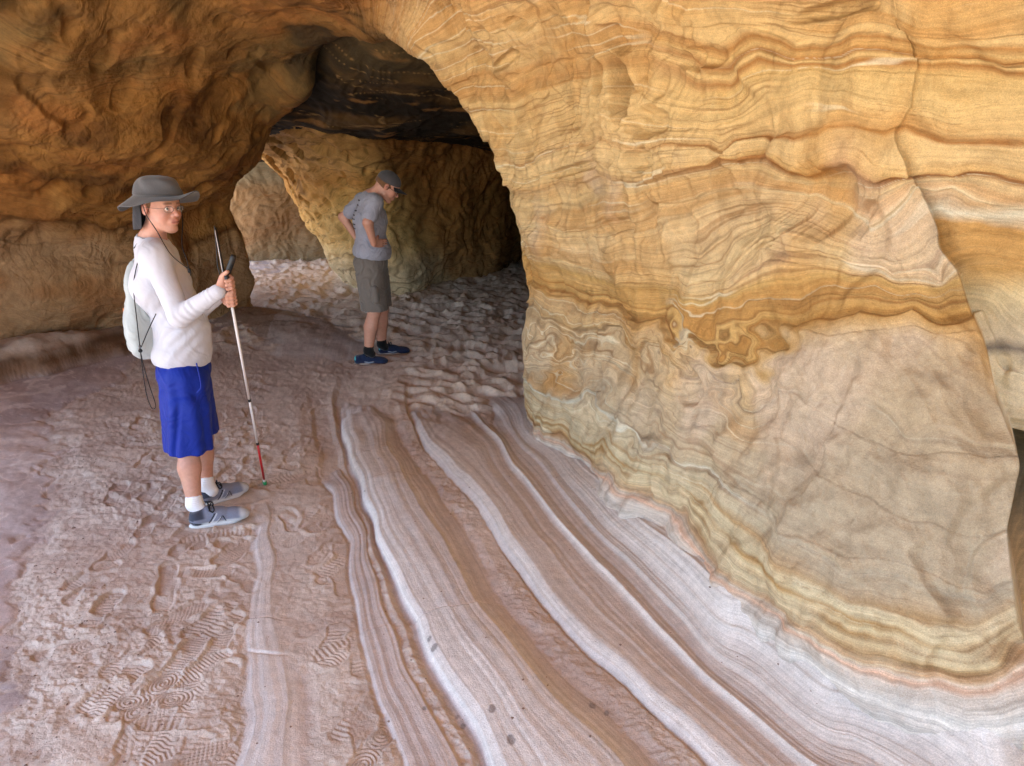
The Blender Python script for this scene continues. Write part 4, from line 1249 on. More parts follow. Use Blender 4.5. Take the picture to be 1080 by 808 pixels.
def shoe(name, heel, toe, parent, mats, stripes, side, style=0):
    """a trainer from heel to toe on the ground: upper (its pattern in the colour), sole, laces, collar"""
    heel, toe = np.asarray(heel, float), np.asarray(toe, float)
    f = toe - heel; L = np.linalg.norm(f[:2]); f = unit([f[0], f[1], 0]); l = np.array([-f[1], f[0], 0]); z0 = heel[2]
    W = lambda a, b, h: heel + f * a * L + l * b + np.array([0, 0, h])
    R = np.stack([f, l, np.array([0, 0, 1.])], 1)
    up = [RC(W(.14, 0, .052), W(.13, 0, .078), .036, .030, .02), RC(W(.14, 0, .045), W(.5, -.002 * side, .045), .037, .040, .02), RC(W(.5, 0, .042), W(.80, .006 * side, .030), .041, .036, .02),
          EL(W(.83, .006 * side, .032), (.054, .046, .034), .02, R), RC(W(.30, 0, .080), W(.55, 0, .056), .026, .028, .02), RC(W(.72, .002, .030), W(.72, .0, .034), .040, .038, .02)]

    def cf(V):
        q = (V - heel); a = q @ f / L; b = q @ l; h = q[:, 2]
        return stripes(a, b, h, side)
    u = solid('shoe', up, .0035, mats['upper'], parent, cuts=[((0, 0, z0 + .014), (0, 0, -1)), (W(.15, 0, .092), unit(-f * .25 + np.array([0, 0, 1.])))], colfn=cf, sm=1)
    # sole
    n = 48; out = []
    for i in range(n):
        t = 2 * math.pi * i / n; ca, sa = math.cos(t), math.sin(t)
        a = .5 + .5 * np.sign(ca) * abs(ca) ** .9
        wd = np.interp(a, [0, .1, .3, .5, .75, .9, 1], [.030, .036, .036, .037, .047, .040, .02])
        out.append((a * (1.0) - .005, sa * wd / max(abs(math.sin(math.acos(max(-1, min(1, 2 * a - 1))))), .35) * max(abs(math.sin(math.acos(max(-1, min(1, 2 * a - 1))))), .0) + .004 * side * a, ))
    hs = [0, .003, .014, .021]; ins = [-.003, 0, .001, -.003]; v = []
    for h, e in zip(hs, ins):
        for (a, b) in out:
            spring = .014 * max(0, a - .75) / .25
            v.append(W(.5 + (a - .5) * (1 + e * 6), b * (1 + e * 22), h + spring))
    fc = [(k * n + i, k * n + (i + 1) % n, (k + 1) * n + (i + 1) % n, (k + 1) * n + i) for k in range(3) for i in range(n)] + [tuple(range(n))[::-1], tuple(range(3 * n, 4 * n))]
    mk('sole', v, fc, mats['sole'], u)
    # laces
    lv, lf = [], []
    for i in range(5):
        a = .36 + .058 * i
        hh = .102 - (a - .36) * .16
        pts = [W(a - .01, -.026, hh - .016), W(a, -.012, hh + .002), W(a + .01, .012, hh + .003), W(a + .02, .026, hh - .016)]
        if i % 2: pts = [W(a + .02, -.026, hh - .018), W(a + .01, -.012, hh + .001), W(a, .012, hh + .003), W(a - .01, .026, hh - .016)]
        v, fq = tube(spline(pts, 10), .0042, 6); fq = [tuple(k + len(lv) for k in q) for q in fq]; lv += list(v); lf += fq
    for sgn in (-1, 1):
        for (dx, dz) in ((.05, .012), (-.02, .016)):
            pts = [W(.36, 0, .104), W(.36 + dx, sgn * .018, .104 + dz), W(.38 + dx, sgn * .034, .094), W(.40, sgn * .030, .080)]
            v, fq = tube(spline(pts, 12), .0036, 6); fq = [tuple(k + len(lv) for k in q) for q in fq]; lv += list(v); lf += fq
    mk('laces', lv, lf, mats['lace'], u)
    return u


# ================================================================== person with the white cane
base1 = np.array([-1.66, 3.72, ground_z(-1.66, 3.72)])
p1 = empty('person', base1, 'person in grey sun hat, white long sleeved shirt and blue shorts holding a cane', 'person')
fw1 = unit([math.cos(-8 * D2R), math.sin(-8 * D2R), 0]); lf1 = np.array([-fw1[1], fw1[0], 0])
Hc = P(169, 219, 3.70)
yaw = -27 * D2R
RH = frame([math.cos(yaw), math.sin(yaw), -.02])
hp, W1 = head_prims(Hc, RH)
neck = P(160, 256, 3.74)
pel = P(193, 392, 3.72); chest = P(172, 300, 3.72); waist = P(189, 350, 3.72)
shR, shL = P(164, 272, 3.56), P(172, 270, 3.90)
elR = P(190, 334, 3.46); wrR = P(231, 307, 3.43)
elL = P(205, 330, 3.92); wrL = P(234, 310, 3.60)
hipR, hipL = P(194, 400, 3.63), P(198, 398, 3.82)
gz = ground_z(-1.6, 3.6); up3 = np.array([0, 0, 1.])
anR = G(208, 552, gz) + np.array([.0, .0, .115]); anL = G(220, 531, gz) + np.array([0, 0, .115])
knR = P(199, 470, 3.60); knL = P(214, 462, 3.82)
caneT = G(279.5, 511, ground_z(*G(279.5, 511)[:2]) + .002); caneH = P(240.5, 300, 3.44)
cdir = unit(caneH - caneT)
body = hp + [RC(W1(-.03, 0, -.06), neck, .052, .056, .03), RC(neck, chest, .060, .095, .05),
             RC(P(168, 275, 3.63), P(172, 273, 3.82), .062, .062, .05), RC(chest, waist, .105, .098, .05), RC(waist, pel, .10, .105, .05),
             RC(shR, elR, .046, .037, .02), RC(elR, wrR, .037, .024, .02), RC(shL, elL, .046, .037, .02), RC(elL, wrL, .037, .024, .02),
             RC(hipR, knR, .080, .056, .03), RC(hipL, knL, .080, .056, .03),
             RC(knR, knR * .62 + anR * .38 - fw1 * .008, .052, .056, .02), RC(knR * .62 + anR * .38 - fw1 * .008, anR, .056, .034, .02),
             RC(knL, knL * .62 + anL * .38 - fw1 * .008, .052, .056, .02), RC(knL * .62 + anL * .38 - fw1 * .008, anL, .056, .034, .02),
             RC(anR, anR + fw1 * .03 - up3 * .03, .034, .028, .02), RC(anL, anL + fw1 * .03 - up3 * .03, .034, .028, .02)]
# both hands closed round the cane
up3 = np.array([0, 0, 1.])
hdR = unit(fw1 * .8 + up3 * .38 + lf1 * .10)


def grip_hand(wrist, centre, axis, far, side, s=1.0):
    """palm on one side of the bar through centre, four fingers wrapped round it, thumb up along it"""
    axis = unit(axis); out = []
    wrist = np.asarray(wrist, float)
    away_ = unit(centre - wrist); away_ = unit(away_ - axis * (away_ @ axis)); sd_ = np.cross(axis, away_) * side   # sd_: side on which the palm lies
    rb = .021
    for i in range(4):
        c = centre + axis * (.030 - .0215 * i) * s
        k0 = c + sd_ * rb * .95 - away_ * .006
        out.append(RC(wrist + axis * (.012 - .010 * i) * s, k0 - away_ * .012, .0165 * s, .0145 * s, .012))
        p = k0; r = .0105 * s * (1, 1.03, .98, .88)[i]
        for aang in (35, 95, 150, 205):
            t = aang * D2R
            q = c + (sd_ * math.cos(t) + away_ * math.sin(t)) * rb * (1.15 if aang < 60 else 1.0)
            out.append(RC(p, q, r, r * .95, .0045)); p = q; r *= .96
    t0 = wrist + axis * .020 + sd_ * .008 + away_ * .02
    t1 = centre + axis * .046 + sd_ * .012 - away_ * .012
    t2 = centre + axis * .070 - sd_ * .004 - away_ * .004 + away_ * .01
    out += [RC(wrist, t0, .020 * s, .0155 * s, .012), RC(t0, t1, .0155 * s, .0118 * s, .008), RC(t1, t2, .0115 * s, .0092 * s, .005)]
    return out


body += grip_hand(wrR, caneH, cdir, None, 1)
c2 = caneH - cdir * .075
body += grip_hand(wrL, c2, cdir, None, -1, .95)
solid('body', body, .0045, m_skin, p1, colfn=skin_cols(Hc, RH), sm=1)
eyes(W1, RH, p1, (1, -.05, 0))

# shirt: white, long sleeves
m_shirt = cloth_mat('white_jersey', (198, 197, 204), rough=.8, weave=1400, var=.03, bump=.0003)
hemc = P(193, 381, 3.72)
shirt = [RC(neck + up3 * .01, chest, .064, .118, .04), RC(neck - up3 * .03, shR, .066, .068, .05), RC(neck - up3 * .03, shL, .066, .068, .05), RC(P(165, 274, 3.60), P(169, 272, 3.85), .074, .074, .05),
         RC(chest, waist, .118, .116, .05), RC(waist, P(193, 384, 3.72), .118, .124, .05),
         EL(waist + fw1 * .035, (.115, .14, .13), .05), EL(chest + lf1 * 0 - fw1 * .02, (.125, .18, .13), .05),
         EL(P(192, 372, 3.72), (.138, .165, .10), .05),
         RC(shR, elR, .064, .052, .03), RC(elR, wrR - unit(wrR - elR) * .005, .053, .034, .02), RC(shL, elL, .064, .052, .03), RC(elL, wrL - unit(wrL - elL) * .02, .052, .034, .02)]
shirt.append(RC(neck + up3 * .062 + fw1 * .02, neck + up3 * .2 + fw1 * .03, .078, .10, .006, 's'))
arm_d = unit(wrR - elR)


def shirt_disp(V, N):
    d = wrinkles(None, .0028, (.15, 0, -1), 6, 22, 3)(V, N)
    # folds running round the elbow and the forearm
    for a, b in ((elR, wrR), (shR, elR), (elL, wrL)):
        ab = b - a; L = np.linalg.norm(ab); ab = ab / L
        t = (V - a) @ ab; rr = np.linalg.norm(V - a - t[:, None] * ab, axis=1)
        m = sst(rr, .085, .06) * sst(t, -.03, .02) * sst(t, L + .01, L - .03)
        ph = perlin(V[:, 0] * 9, V[:, 1] * 9, V[:, 2] * 9)
        ph2 = perlin(V[:, 0] * 16 + 5, V[:, 1] * 16, V[:, 2] * 16)
        fore = 1.0 if (a is elR or a is elL) else .30
        d = d * (1 - .5 * m) + m * fore * .0020 * np.sin(t * 2 * math.pi / .030 + 5 * ph) * np.clip(.35 + 1.6 * ph2, 0, 1.2)
    e = np.linalg.norm(V - elR, axis=1)
    # diagonal pull folds under the arm
    q = V - P(190, 345, 3.6)
    s_ = q @ unit(fw1 * .8 - up3 * .6)
    m = np.exp(-(np.linalg.norm(q, axis=1) / .16) ** 2)
    d += m * .0035 * np.sin(s_ * 2 * math.pi / .052 + 4 * perlin(V[:, 0] * 5, V[:, 1] * 5, V[:, 2] * 5))
    return d


solid('shirt', shirt, .0045, m_shirt, p1, cuts=[(hemc, (-.10, 0, -1))], disp=shirt_disp, sm=2)
v, f = tube(spline([wrR - arm_d * .020, wrR - arm_d * .006], 4), [.036, .0355, .0355, .034], 24)
mk('cuff', v, f, m_shirt, p1)
# neckband
vv = []
for i in range(33):
    a = 2 * math.pi * i / 32
    vv.append(neck + up3 * .002 + fw1 * (math.cos(a) * .063 + .004) + lf1 * math.sin(a) * .061 - up3 * .022 * math.cos(a))
v, f = tube(vv, .0055, 8, caps=False); mk('neckband', v, f, m_shirt, p1)

# shorts: royal blue
m_shorts = cloth_mat('blue_polyester', (4, 38, 138), rough=.6, weave=1600, var=.04, sheen=.05)
hr, hl = P(202, 505, 3.60), P(218, 497, 3.85)
sht = [EL(P(194, 390, 3.72), (.126, .16, .10), .04), RC(P(194, 402, 3.645), hr, .120, .112, .03), RC(P(200, 402, 3.80), hl, .112, .104, .03), RC(P(197, 430, 3.60), P(202, 500, 3.58), .112, .116, .008)]


sht += [RC(P(214, 405, 3.515), P(217, 490, 3.50), .010, .016, .02, 's'), RC(P(188, 420, 3.49), P(184, 490, 3.48), .006, .014, .02, 's')]


def sh_disp(V, N):
    a = np.arctan2((V - hr) @ lf1, (V - hr) @ fw1)
    z = V[:, 2]
    low = sst(z, .95, .55)
    return low * .006 * np.sin(a * 7 + 2 * perlin(V[:, 0] * 4, V[:, 1] * 4, z * 2)) + wrinkles(None, .004, (0, 0, -1), 8, 25, 9)(V, N)


hemz = P(203, 472, 3.61)[2]
solid('shorts', sht, .0045, m_shorts, p1, cuts=[(P(193, 374, 3.72), (.0, 0, 1)), ((0, 0, hemz), (0, 0, -1))], disp=sh_disp, sm=2)
# side pocket seam with a folded welt
strip_tube('pocket_welt', [P(207, 383, 3.505) , P(210, 395, 3.50), P(212, 408, 3.497), P(208, 414, 3.497)], .0035, m_shorts, p1)

# socks, shoes
m_sock = cloth_mat('white_sock', (232, 232, 236), weave=700, var=.06)
for (an, kn, nm) in ((anR, knR, 0), (anL, knL, 1)):
    t = unit(kn - an)
    solid('sock', [RC(an + t * .055, an, .041, .040, .02), RC(an, an + fw1 * .03 + up3 * -.035, .040, .034, .02)], .004, m_sock, p1, cuts=[(an + t * .04, t)],
          disp=lambda V, N: .0012 * np.sin(V[:, 2] * 700), sm=1)


def stripes1(a, b, h, side):
    c = np.ones((len(a), 1)) * lin((122, 126, 144))
    n = perlin(a * 90, b * 300, h * 300)
    c = c * (1 + .12 * n)[:, None]
    c = mix(c, lin((196, 200, 206)), sst(h, .036, .026) * .9)
    c = mix(c, lin((188, 192, 198)), sst(a, .80, .88))
    c = mix(c, lin((28, 30, 38)), sst(a, .10, .06) * sst(h, .045, .055))
    c = mix(c, lin((60, 64, 78)), sst(a, .30, .22) * sst(h, .050, .058))
    def bar(a0, a1, w=.016, h0=.022, h1=.072):
        t = np.clip((h - h0) / (h1 - h0), 0, 1); return sst(np.abs(a - (a0 + (a1 - a0) * t)), w, w * .6) * sst(h, h0 - .002, h0) * sst(h, h1 + .003, h1)
    blk = np.maximum.reduce([bar(.32, .43), bar(.46, .55, .010, .022, .056), bar(.60, .56, .010, .024, .056)])
    c = mix(c, lin((222, 226, 230)), np.maximum.reduce([bar(.355, .465, .008), bar(.43, .52, .007, .022, .05)]) * .8)
    c = mix(c, lin((16, 17, 22)), blk)
    hs = sst(np.abs(h - (.040 - (a - .02) * .08)), .005, .003) * sst(a, .22, .18)
    c = mix(c, lin((30, 34, 44)), hs)
    c = mix(c, lin((70, 76, 90)), sst(np.abs(h - (.028 - (a - .02) * .05)), .006, .004) * sst(a, .27, .2) * sst(a, .03, .06))
    return c


m_upper = cloth_mat('shoe_mesh', (150, 155, 170), attr=True, weave=1200, var=.12)
m_sole = plain('pale_rubber', (206, 210, 214), .6)
m_lace = cloth_mat('black_lace', (20, 20, 24))
mats1 = dict(upper=m_upper, sole=m_sole, lace=m_lace)
hA = G(200, 557, gz); tA = G(263, 545, gz); hA[2] -= .001
hB = G(211, 534, gz); hB[2] -= .001; tB = G(262, 518, gz)
shoe('shoe', hA, tA, p1, mats1, stripes1, -1)
shoe('shoe', hB, tB, p1, mats1, stripes1, 1)

# hat: grey bucket hat, wide wavy brim, dark cape behind, chin cord
m_hat = cloth_mat('grey_canvas', (84, 83, 84), weave=700, var=.16)
m_hat_dark = cloth_mat('dark_cape', (38, 38, 42), weave=900)
HR = frame(unit([math.cos(yaw * .6), math.sin(yaw * .6), -.03]))
hc = W1(-.004, 0, .062)
prof_ = [(0, .088), (.03, .088), (.06, .084), (.082, .074), (.094, .055), (.100, .03), (.104, .012), (.107, .002), (.112, -.004), (.135, -.012), (.16, -.022), (.182, -.031), (.186, -.034), (.182, -.037), (.158, -.028), (.13, -.018), (.105, -.010)]
nn = 72; v = []
prof2 = np.array(prof_)
tt = np.linspace(0, len(prof_) - 1, 70); prof2 = catmull(prof2, tt)
for i, (r, h) in enumerate(prof2):
    for j in range(nn):
        a = 2 * math.pi * j / nn
        br = np.clip((r - .104) / .08, 0, 1) if tt[i] > 6.5 else 0
        ex = 1 + .10 * math.cos(a) ** 2 * (1 - br) + (.015 + .03 * (math.cos(a) < 0)) * br * math.cos(a)
        wav = br * (.030 * math.cos(a) + .010 * math.sin(3 * a + .4) + .007 * math.sin(5 * a) - .012 * math.sin(a) ** 2 + (.012 if math.cos(a) > 0 else 0) * math.cos(a))
        cr = 0 if br else .004 * math.sin(a * 5 + h * 60) * np.clip(h / .05, 0, 1) + .006 * float(np.sin(a * 2 + h * 40))
        p = hc + HR @ np.array([math.cos(a) * (r * ex + cr), math.sin(a) * (r * (.93 if not br else 1) + cr), h + wav])
        v.append(p)
f = [(i * nn + j, i * nn + (j + 1) % nn, (i + 1) * nn + (j + 1) % nn, (i + 1) * nn + j) for i in range(len(prof2) - 1) for j in range(nn)]
hat = mk('hat', v, f, m_hat, p1)
tag(hat, 'grey bucket sun hat with a wide wavy brim')
v, f = tube([hc + HR @ np.array([math.cos(a) * .1165, math.sin(a) * .1, .004]) for a in np.linspace(0, 2 * math.pi, 60)], .004, 6, caps=False)
mk('hat_band', v, f, m_hat, hat)
# cape at the back of the neck
cv, cf_ = [], []
for i in range(13):
    a = (105 + 150 * i / 12) * D2R
    for j in range(9):
        t = j / 8
        r = .108 + .012 * t + .006 * math.sin(i * 1.3 + t * 3)
        for k in (0, 1):
            cv.append(hc + HR @ np.array([math.cos(a) * (r + .003 * k) * 1.08 - .01 * t, math.sin(a) * (r + .003 * k) * .92 * (1 - .2 * t), -.005 - .175 * t * (1 - .12 * abs(i - 6) / 6)]))
for i in range(12):
    for j in range(8):
        A = lambda i, j, k: (i * 9 + j) * 2 + k
        cf_ += [(A(i, j, 0), A(i + 1, j, 0), A(i + 1, j + 1, 0), A(i, j + 1, 0)), (A(i, j, 1), A(i, j + 1, 1), A(i + 1, j + 1, 1), A(i + 1, j, 1))]
mk('neck_cape', cv, cf_, m_hat_dark, hat)
m_cord = plain('black_cord', (16, 16, 18), .7)
tog = P(199.5, 284.5, 3.50)
strip_tube('chin_cord', [W1(.0, -.098, .035), W1(.02, -.096, -.03), P(165, 243, 3.575), P(180, 268, 3.53), tog], .0022, m_cord, hat)
strip_tube('chin_cord', [W1(.03, .09, .035), W1(.06, .072, -.06), P(192, 258, 3.58), P(197, 274, 3.53), tog], .0022, m_cord, hat)
v, f = tube([tog + up3 * .006, tog - up3 * .004, tog - up3 * .014], [.006, .008, .006], 10); mk('cord_toggle', v, f, m_cord, hat)
strip_tube('cord_end', [tog, tog + fw1 * .006 - up3 * .012, tog + fw1 * .002 - up3 * .028], .002, m_cord, hat)

# hair under the hat
solid('hair', [EL(W1(-.018, 0, .030), (.099, .080, .080), .01, RH)], .005, m_hair, p1, cuts=[(W1(.045, 0, .03), RH @ np.array([1., 0, -.25])), (W1(0, 0, -.03), RH @ np.array([-.2, 0, -1.]))], disp=lambda V, N: .003 * perlin(V[:, 0] * 90, V[:, 1] * 90, V[:, 2] * 90), sm=1)

# spectacles
def spectacles(W, parent, mf, ml, w=.023, h=.0155, thick=.0009, name='spectacles', z=.0):
    fr, ff = [], []
    lens = []
    for s in (1, -1):
        ring = [W(.107 - .35 * abs(math.cos(a) * w + .031 - .031) * .3 - .010 * (1 + math.cos(a)) * .5, s * (.033 + w * math.cos(a)), z - .002 + h * math.sin(a) * (1 if abs(math.cos(a)) > .2 else 1)) for a in np.linspace(0, 2 * math.pi, 25)]
        v, f = tube(ring, thick, 6, caps=False); ff += [tuple(k + len(fr) for k in q) for q in f]; fr += list(v)
        lens.append(ring[:-1])
        v, f = tube(spline([W(.097, s * .057, z + .003), W(.06, s * .074, z + .004), W(.0, s * .083, z + .006), W(-.02, s * .083, z - .006)], 12), thick, 6)
        ff += [tuple(k + len(fr) for k in q) for q in f]; fr += list(v)
    v, f = tube(spline([W(.107, .010, z + .002), W(.113, 0, z + .005), W(.107, -.010, z + .002)], 8), thick, 6); ff += [tuple(k + len(fr) for k in q) for q in f]; fr += list(v)
    sp_ = mk(name, fr, ff, mf, parent)
    for r_ in lens:
        r_ = np.array(r_); n_ = unit(np.cross(r_[6] - r_[0], r_[12] - r_[0])); m_ = len(r_)
        vv = np.concatenate([r_ + n_ * .0006, r_ - n_ * .0006])
        mk('lens', vv, [tuple(range(m_)), tuple(range(m_, 2 * m_))[::-1]] + [(i, (i + 1) % m_, m_ + (i + 1) % m_, m_ + i) for i in range(m_)], ml, sp_, smooth=False)
    return sp_


spectacles(W1, p1, m_glass_frame, m_lens)

# ------------------------------------------------------------------ white cane
m_cw = plain('cane_white', (214, 208, 204), .35)
m_cr = plain('cane_red', (176, 20, 26), .35)
m_cg = plain('cane_tip_green', (24, 150, 92), .4)
m_cb = plain('cane_black', (18, 18, 20), .5)
cane = empty('white_cane', caneT, 'long white cane with red lower section, black grip and green tip resting on the sand', 'cane')
Lc = np.linalg.norm(caneH - caneT)
cp_ = lambda t: caneT + cdir * t


def cyl(name, a, b, r0, r1, mat, parent, n=16):
    v, f = tube([a, a * .5 + b * .5, b], [r0, (r0 + r1) / 2, r1], n); return mk(name, v, f, mat, parent)


cyl('tip', cp_(.0), cp_(.028), .0105, .0115, m_cg, cane)
cyl('tip_collar', cp_(.028), cp_(.045), .0085, .008, m_cw, cane)
cyl('red_section', cp_(.045), cp_(.335), .0065, .0065, m_cr, cane)
cyl('joint', cp_(.333), cp_(.350), .0082, .0082, m_cb, cane)
cyl('white_section', cp_(.35), cp_(.66), .0065, .0068, m_cw, cane)
cyl('joint', cp_(.658), cp_(.675), .0085, .0085, m_cb, cane)
cyl('white_section', cp_(.675), cp_(Lc - .10), .0068, .007, m_cw, cane)
cyl('joint', cp_(Lc - .112), cp_(Lc - .098), .0088, .0088, m_cb, cane)
cyl('handle', cp_(Lc - .10), cp_(Lc + .05), .0105, .0115, m_cb, cane)
gr = spline([P(239.5, 292, 3.45), P(241.5, 284, 3.45), P(244.5, 276, 3.45), P(246.5, 269, 3.45)], 14)
v, f = tube(gr, np.interp(np.arange(14), [0, 3, 11, 13], [.008, .013, .014, .010]), 14); mk('grip', v, f, m_cb, cane)
# folded upper section and its elastic
cyl('upper_section', P(236.5, 292, 3.46), P(227, 240, 3.52), .0075, .006, m_cb, cane)
cyl('reflective_strip', P(235.0, 288, 3.450), P(225.8, 238, 3.512), .0016, .0016, m_cw, cane)
strip_tube('elastic', [P(226, 238, 3.51), P(228.2, 262, 3.49), P(229.5, 280, 3.47), P(233, 293, 3.46)], .0024, m_cb, cane)

# ------------------------------------------------------------------ drawstring bag
m_bag = cloth_mat('white_nylon', (178, 184, 182), rough=.5, weave=1200, var=.03)
m_or = plain('orange_print', (214, 120, 40), .6)
bc = P(150, 328, 3.72)
bag = empty('drawstring_bag', P(150, 383, 3.72), 'white drawstring bag worn on the back of the person in the sun hat', 'bag')
bfw = unit(P(152, 330, 3.72) - P(134, 330, 3.72))
Rb = frame(unit(fw1 + up3 * .06))
bprims = [EL(P(153, 318, 3.72), (.052, .125, .22), .08, Rb), EL(P(157, 346, 3.72), (.068, .150, .13), .08, Rb), EL(P(159, 361, 3.72), (.058, .12, .07), .06, Rb)]
bb = solid('pouch', bprims, .005, m_bag, bag, disp=wrinkles(None, .006, (.1, 0, -1), 9, 25, 21), sm=2)
strip_tube('drawstring', [P(147, 268, 3.60), P(141, 300, 3.565), P(144, 335, 3.555), P(148, 370, 3.56)], .0026, m_cord, bag)
strip_tube('drawstring', [P(164.5, 331, 3.535), P(157, 347, 3.54), P(149, 366, 3.56)], .0026, m_cord, bag)
strip_tube('drawstring', [P(147.5, 368, 3.56), P(152, 388, 3.57), P(158, 408, 3.58), P(164, 427, 3.58), P(160.5, 431, 3.58), P(155, 418, 3.57), P(151, 395, 3.57), P(148, 370, 3.56)], .0024, m_cord, bag, n=60)
kn = P(148, 370, 3.555)
v, f = sphere(kn, .010); mk('knot', v, f, m_cord, bag)
v, f = sphere(P(147.5, 366, 3.56), .013, sc=(.5, 1, .7)); mk('eyelet', v, f, plain('eyelet_metal', (150, 150, 150), .3, metal=1), bag)
for (a, b_, m_) in ((330, 338, m_cord), (339, 344, m_or), (346, 350, m_cord), (325, 329, m_or)):
    v, f = tube([P(130.8 + .05 * (a - 325), a, 3.66), P(131.2 + .05 * (a - 325), b_, 3.66)], .006, 8); mk('printed_mark', v, f, m_, bag)
# shoulder cord of the bag, over the near shoulder
strip_tube('shoulder_cord', [P(141, 262, 3.66), P(150, 252, 3.66), P(164, 257, 3.62), P(172, 264, 3.62)], .0024, m_cord, bag)

# ================================================================== person at the passage
Y2 = 6.6
g2 = ground_z(-1.25, 6.55)
base2 = np.array([-1.25, 6.6, g2])
p2 = empty('person', base2, 'person in grey T-shirt, shorts and cap looking down with hands on hips', 'person')
fw2 = unit([math.cos(22 * D2R), math.sin(22 * D2R), 0]); lf2 = np.array([-fw2[1], fw2[0], 0])
H2 = P(408.5, 197, 6.55)
R2 = frame(unit([math.cos(12 * D2R), math.sin(12 * D2R), -.62]), up=(.3, 0, 1))
hp2, W2 = head_prims(H2, R2)
nk = P(391, 209, 6.6)
ch = P(391, 232, 6.62); wa = P(391, 262, 6.62); pe = P(391, 283, 6.62)
sR, sL = P(394, 214, 6.44), P(383, 213, 6.80)
eR, eL = P(388, 235, 6.36), P(362, 229, 6.88)
wR_, wL_ = P(394, 257, 6.425), P(376, 251, 6.80)
hR2, hL2 = P(389, 288, 6.54), P(397, 288, 6.70)
kR2, kL2 = P(395, 328, 6.50), P(403, 326, 6.70)
aR2, aL2 = P(388.5, 370, 6.50), P(402.5, 363, 6.72)
b2 = hp2 + [RC(W2(-.045, 0, -.05), nk, .054, .060, .03), RC(nk, ch, .07, .095, .05), RC(sR, sL, .062, .062, .05), RC(ch, wa, .11, .10, .05), RC(wa, pe, .10, .11, .05),
            RC(sR, eR, .052, .043, .02), RC(eR, wR_, .043, .026, .02), RC(sL, eL, .050, .042, .02), RC(eL, wL_, .042, .026, .02),
            RC(hR2, kR2, .085, .060, .03), RC(hL2, kL2, .085, .060, .03),
            RC(kR2, kR2 * .6 + aR2 * .4 - fw2 * .01, .056, .062, .02), RC(kR2 * .6 + aR2 * .4 - fw2 * .01, aR2, .062, .037, .02),
            RC(kL2, kL2 * .6 + aL2 * .4 - fw2 * .01, .056, .062, .02), RC(kL2 * .6 + aL2 * .4 - fw2 * .01, aL2, .062, .037, .02),
            RC(aR2, aR2 + fw2 * .03 - up3 * .03, .036, .03, .02), RC(aL2, aL2 + fw2 * .03 - up3 * .03, .036, .03, .02)]
b2 += hand(wR_, unit(fw2 * .85 - up3 * .05 + lf2 * .45), unit(lf2 * .9 - fw2 * .3), unit(-up3 + lf2 * .3) * -1, size=1.0, curl=(.15, .2, .2))
b2 += hand(wL_, unit(fw2 * .9 - up3 * .2 - lf2 * .2), -lf2, up3, size=1.0, curl=(.2, .2, .2))
solid('body', b2, .006, m_skin, p2, colfn=skin_cols(H2, R2), sm=1)
eyes(W2, R2, p2)
m_tee = cloth_mat('grey_jersey', (150, 152, 164), weave=1100, var=.05, mottled=.10, attr=False)
tee = [RC(nk + up3 * .0, ch, .070, .125, .05), RC(nk - up3 * .03, sR, .062, .062, .05), RC(nk - up3 * .03, sL, .062, .062, .05), RC(sR, sL, .070, .070, .05), RC(ch, wa, .130, .128, .05), EL(ch - fw2 * .01, (.13, .19, .14), .05), EL(wa + fw2 * .03 - up3 * .03, (.145, .175, .15), .05),
       RC(sR, sR * .36 + eR * .64, .070, .068, .03), RC(sL, sL * .36 + eL * .64, .068, .064, .03), EL(P(391, 264, 6.62), (.148, .18, .10), .05)]
nd_ = unit(H2 - nk)
tee.append(RC(nk + nd_ * .072, nk + nd_ * .2, .080, .10, .006, 's'))
uR, uL = unit(eR - sR), unit(eL - sL)
tee_o = solid('t_shirt', tee, .006, m_tee, p2, cuts=[(P(391, 271, 6.62), (-.12, 0, -1)), ], disp=wrinkles(None, .006, (.25, 0, -1), 7, 22, 4), sm=2)
# print on the back: short lines of lettering, too small to read
from mathutils.bvhtree import BVHTree
tee_bvh = BVHTree.FromPolygons([tuple(np.array(q.co) + base2) for q in tee_o.data.vertices], [tuple(q.vertices) for q in tee_o.data.polygons])
TPv, TPf = [], []
m_print = plain('dark_print', (52, 52, 60), .8)
for (px_, py_, w_) in [(381, 211, .05), (379, 216, .07), (380, 221.5, .06), (379, 226, .05), (380, 230, .06), (380, 235.5, .07), (380, 240, .05)]:
    c = P(px_, py_, 6.62)
    nrm = unit(-fw2 * .72 - lf2 * .69); tdir = unit(np.cross(up3, nrm))
    v = []
    for i in range(15):
        hgt = (.003, .012, .009)[i % 3] * (1 if (i * 7) % 4 else .5)
        for dz in (-hgt / 2, hgt / 2):
            q = c + tdir * (-w_ / 2 + w_ * i / 14) + up3 * dz
            hit = tee_bvh.ray_cast(Vector(q + nrm * .4), Vector(-nrm))
            if hit[0] is not None: q = np.array(hit[0])
            v += [q + nrm * .003, q - nrm * .004]
    f = []
    for i in range(14):
        b_ = i * 4; n_ = b_ + 4
        f += [(b_, n_, n_ + 2, b_ + 2), (b_ + 1, b_ + 3, n_ + 3, n_ + 1), (b_, b_ + 1, n_ + 1, n_), (b_ + 2, n_ + 2, n_ + 3, b_ + 3)]
    f += [(0, 2, 3, 1), (56, 57, 59, 58)]
    mk('printed_line', v, f, m_print, tee_o, smooth=False)
m_sh2 = cloth_mat('grey_brown_canvas', (112, 106, 100), weave=900, var=.08)
sh2 = [EL(P(391, 276, 6.62), (.148, .18, .09), .04), RC(P(390, 286, 6.55), P(397, 340, 6.52), .122, .112, .04), RC(P(396, 286, 6.70), P(402, 338, 6.71), .115, .104, .04)]
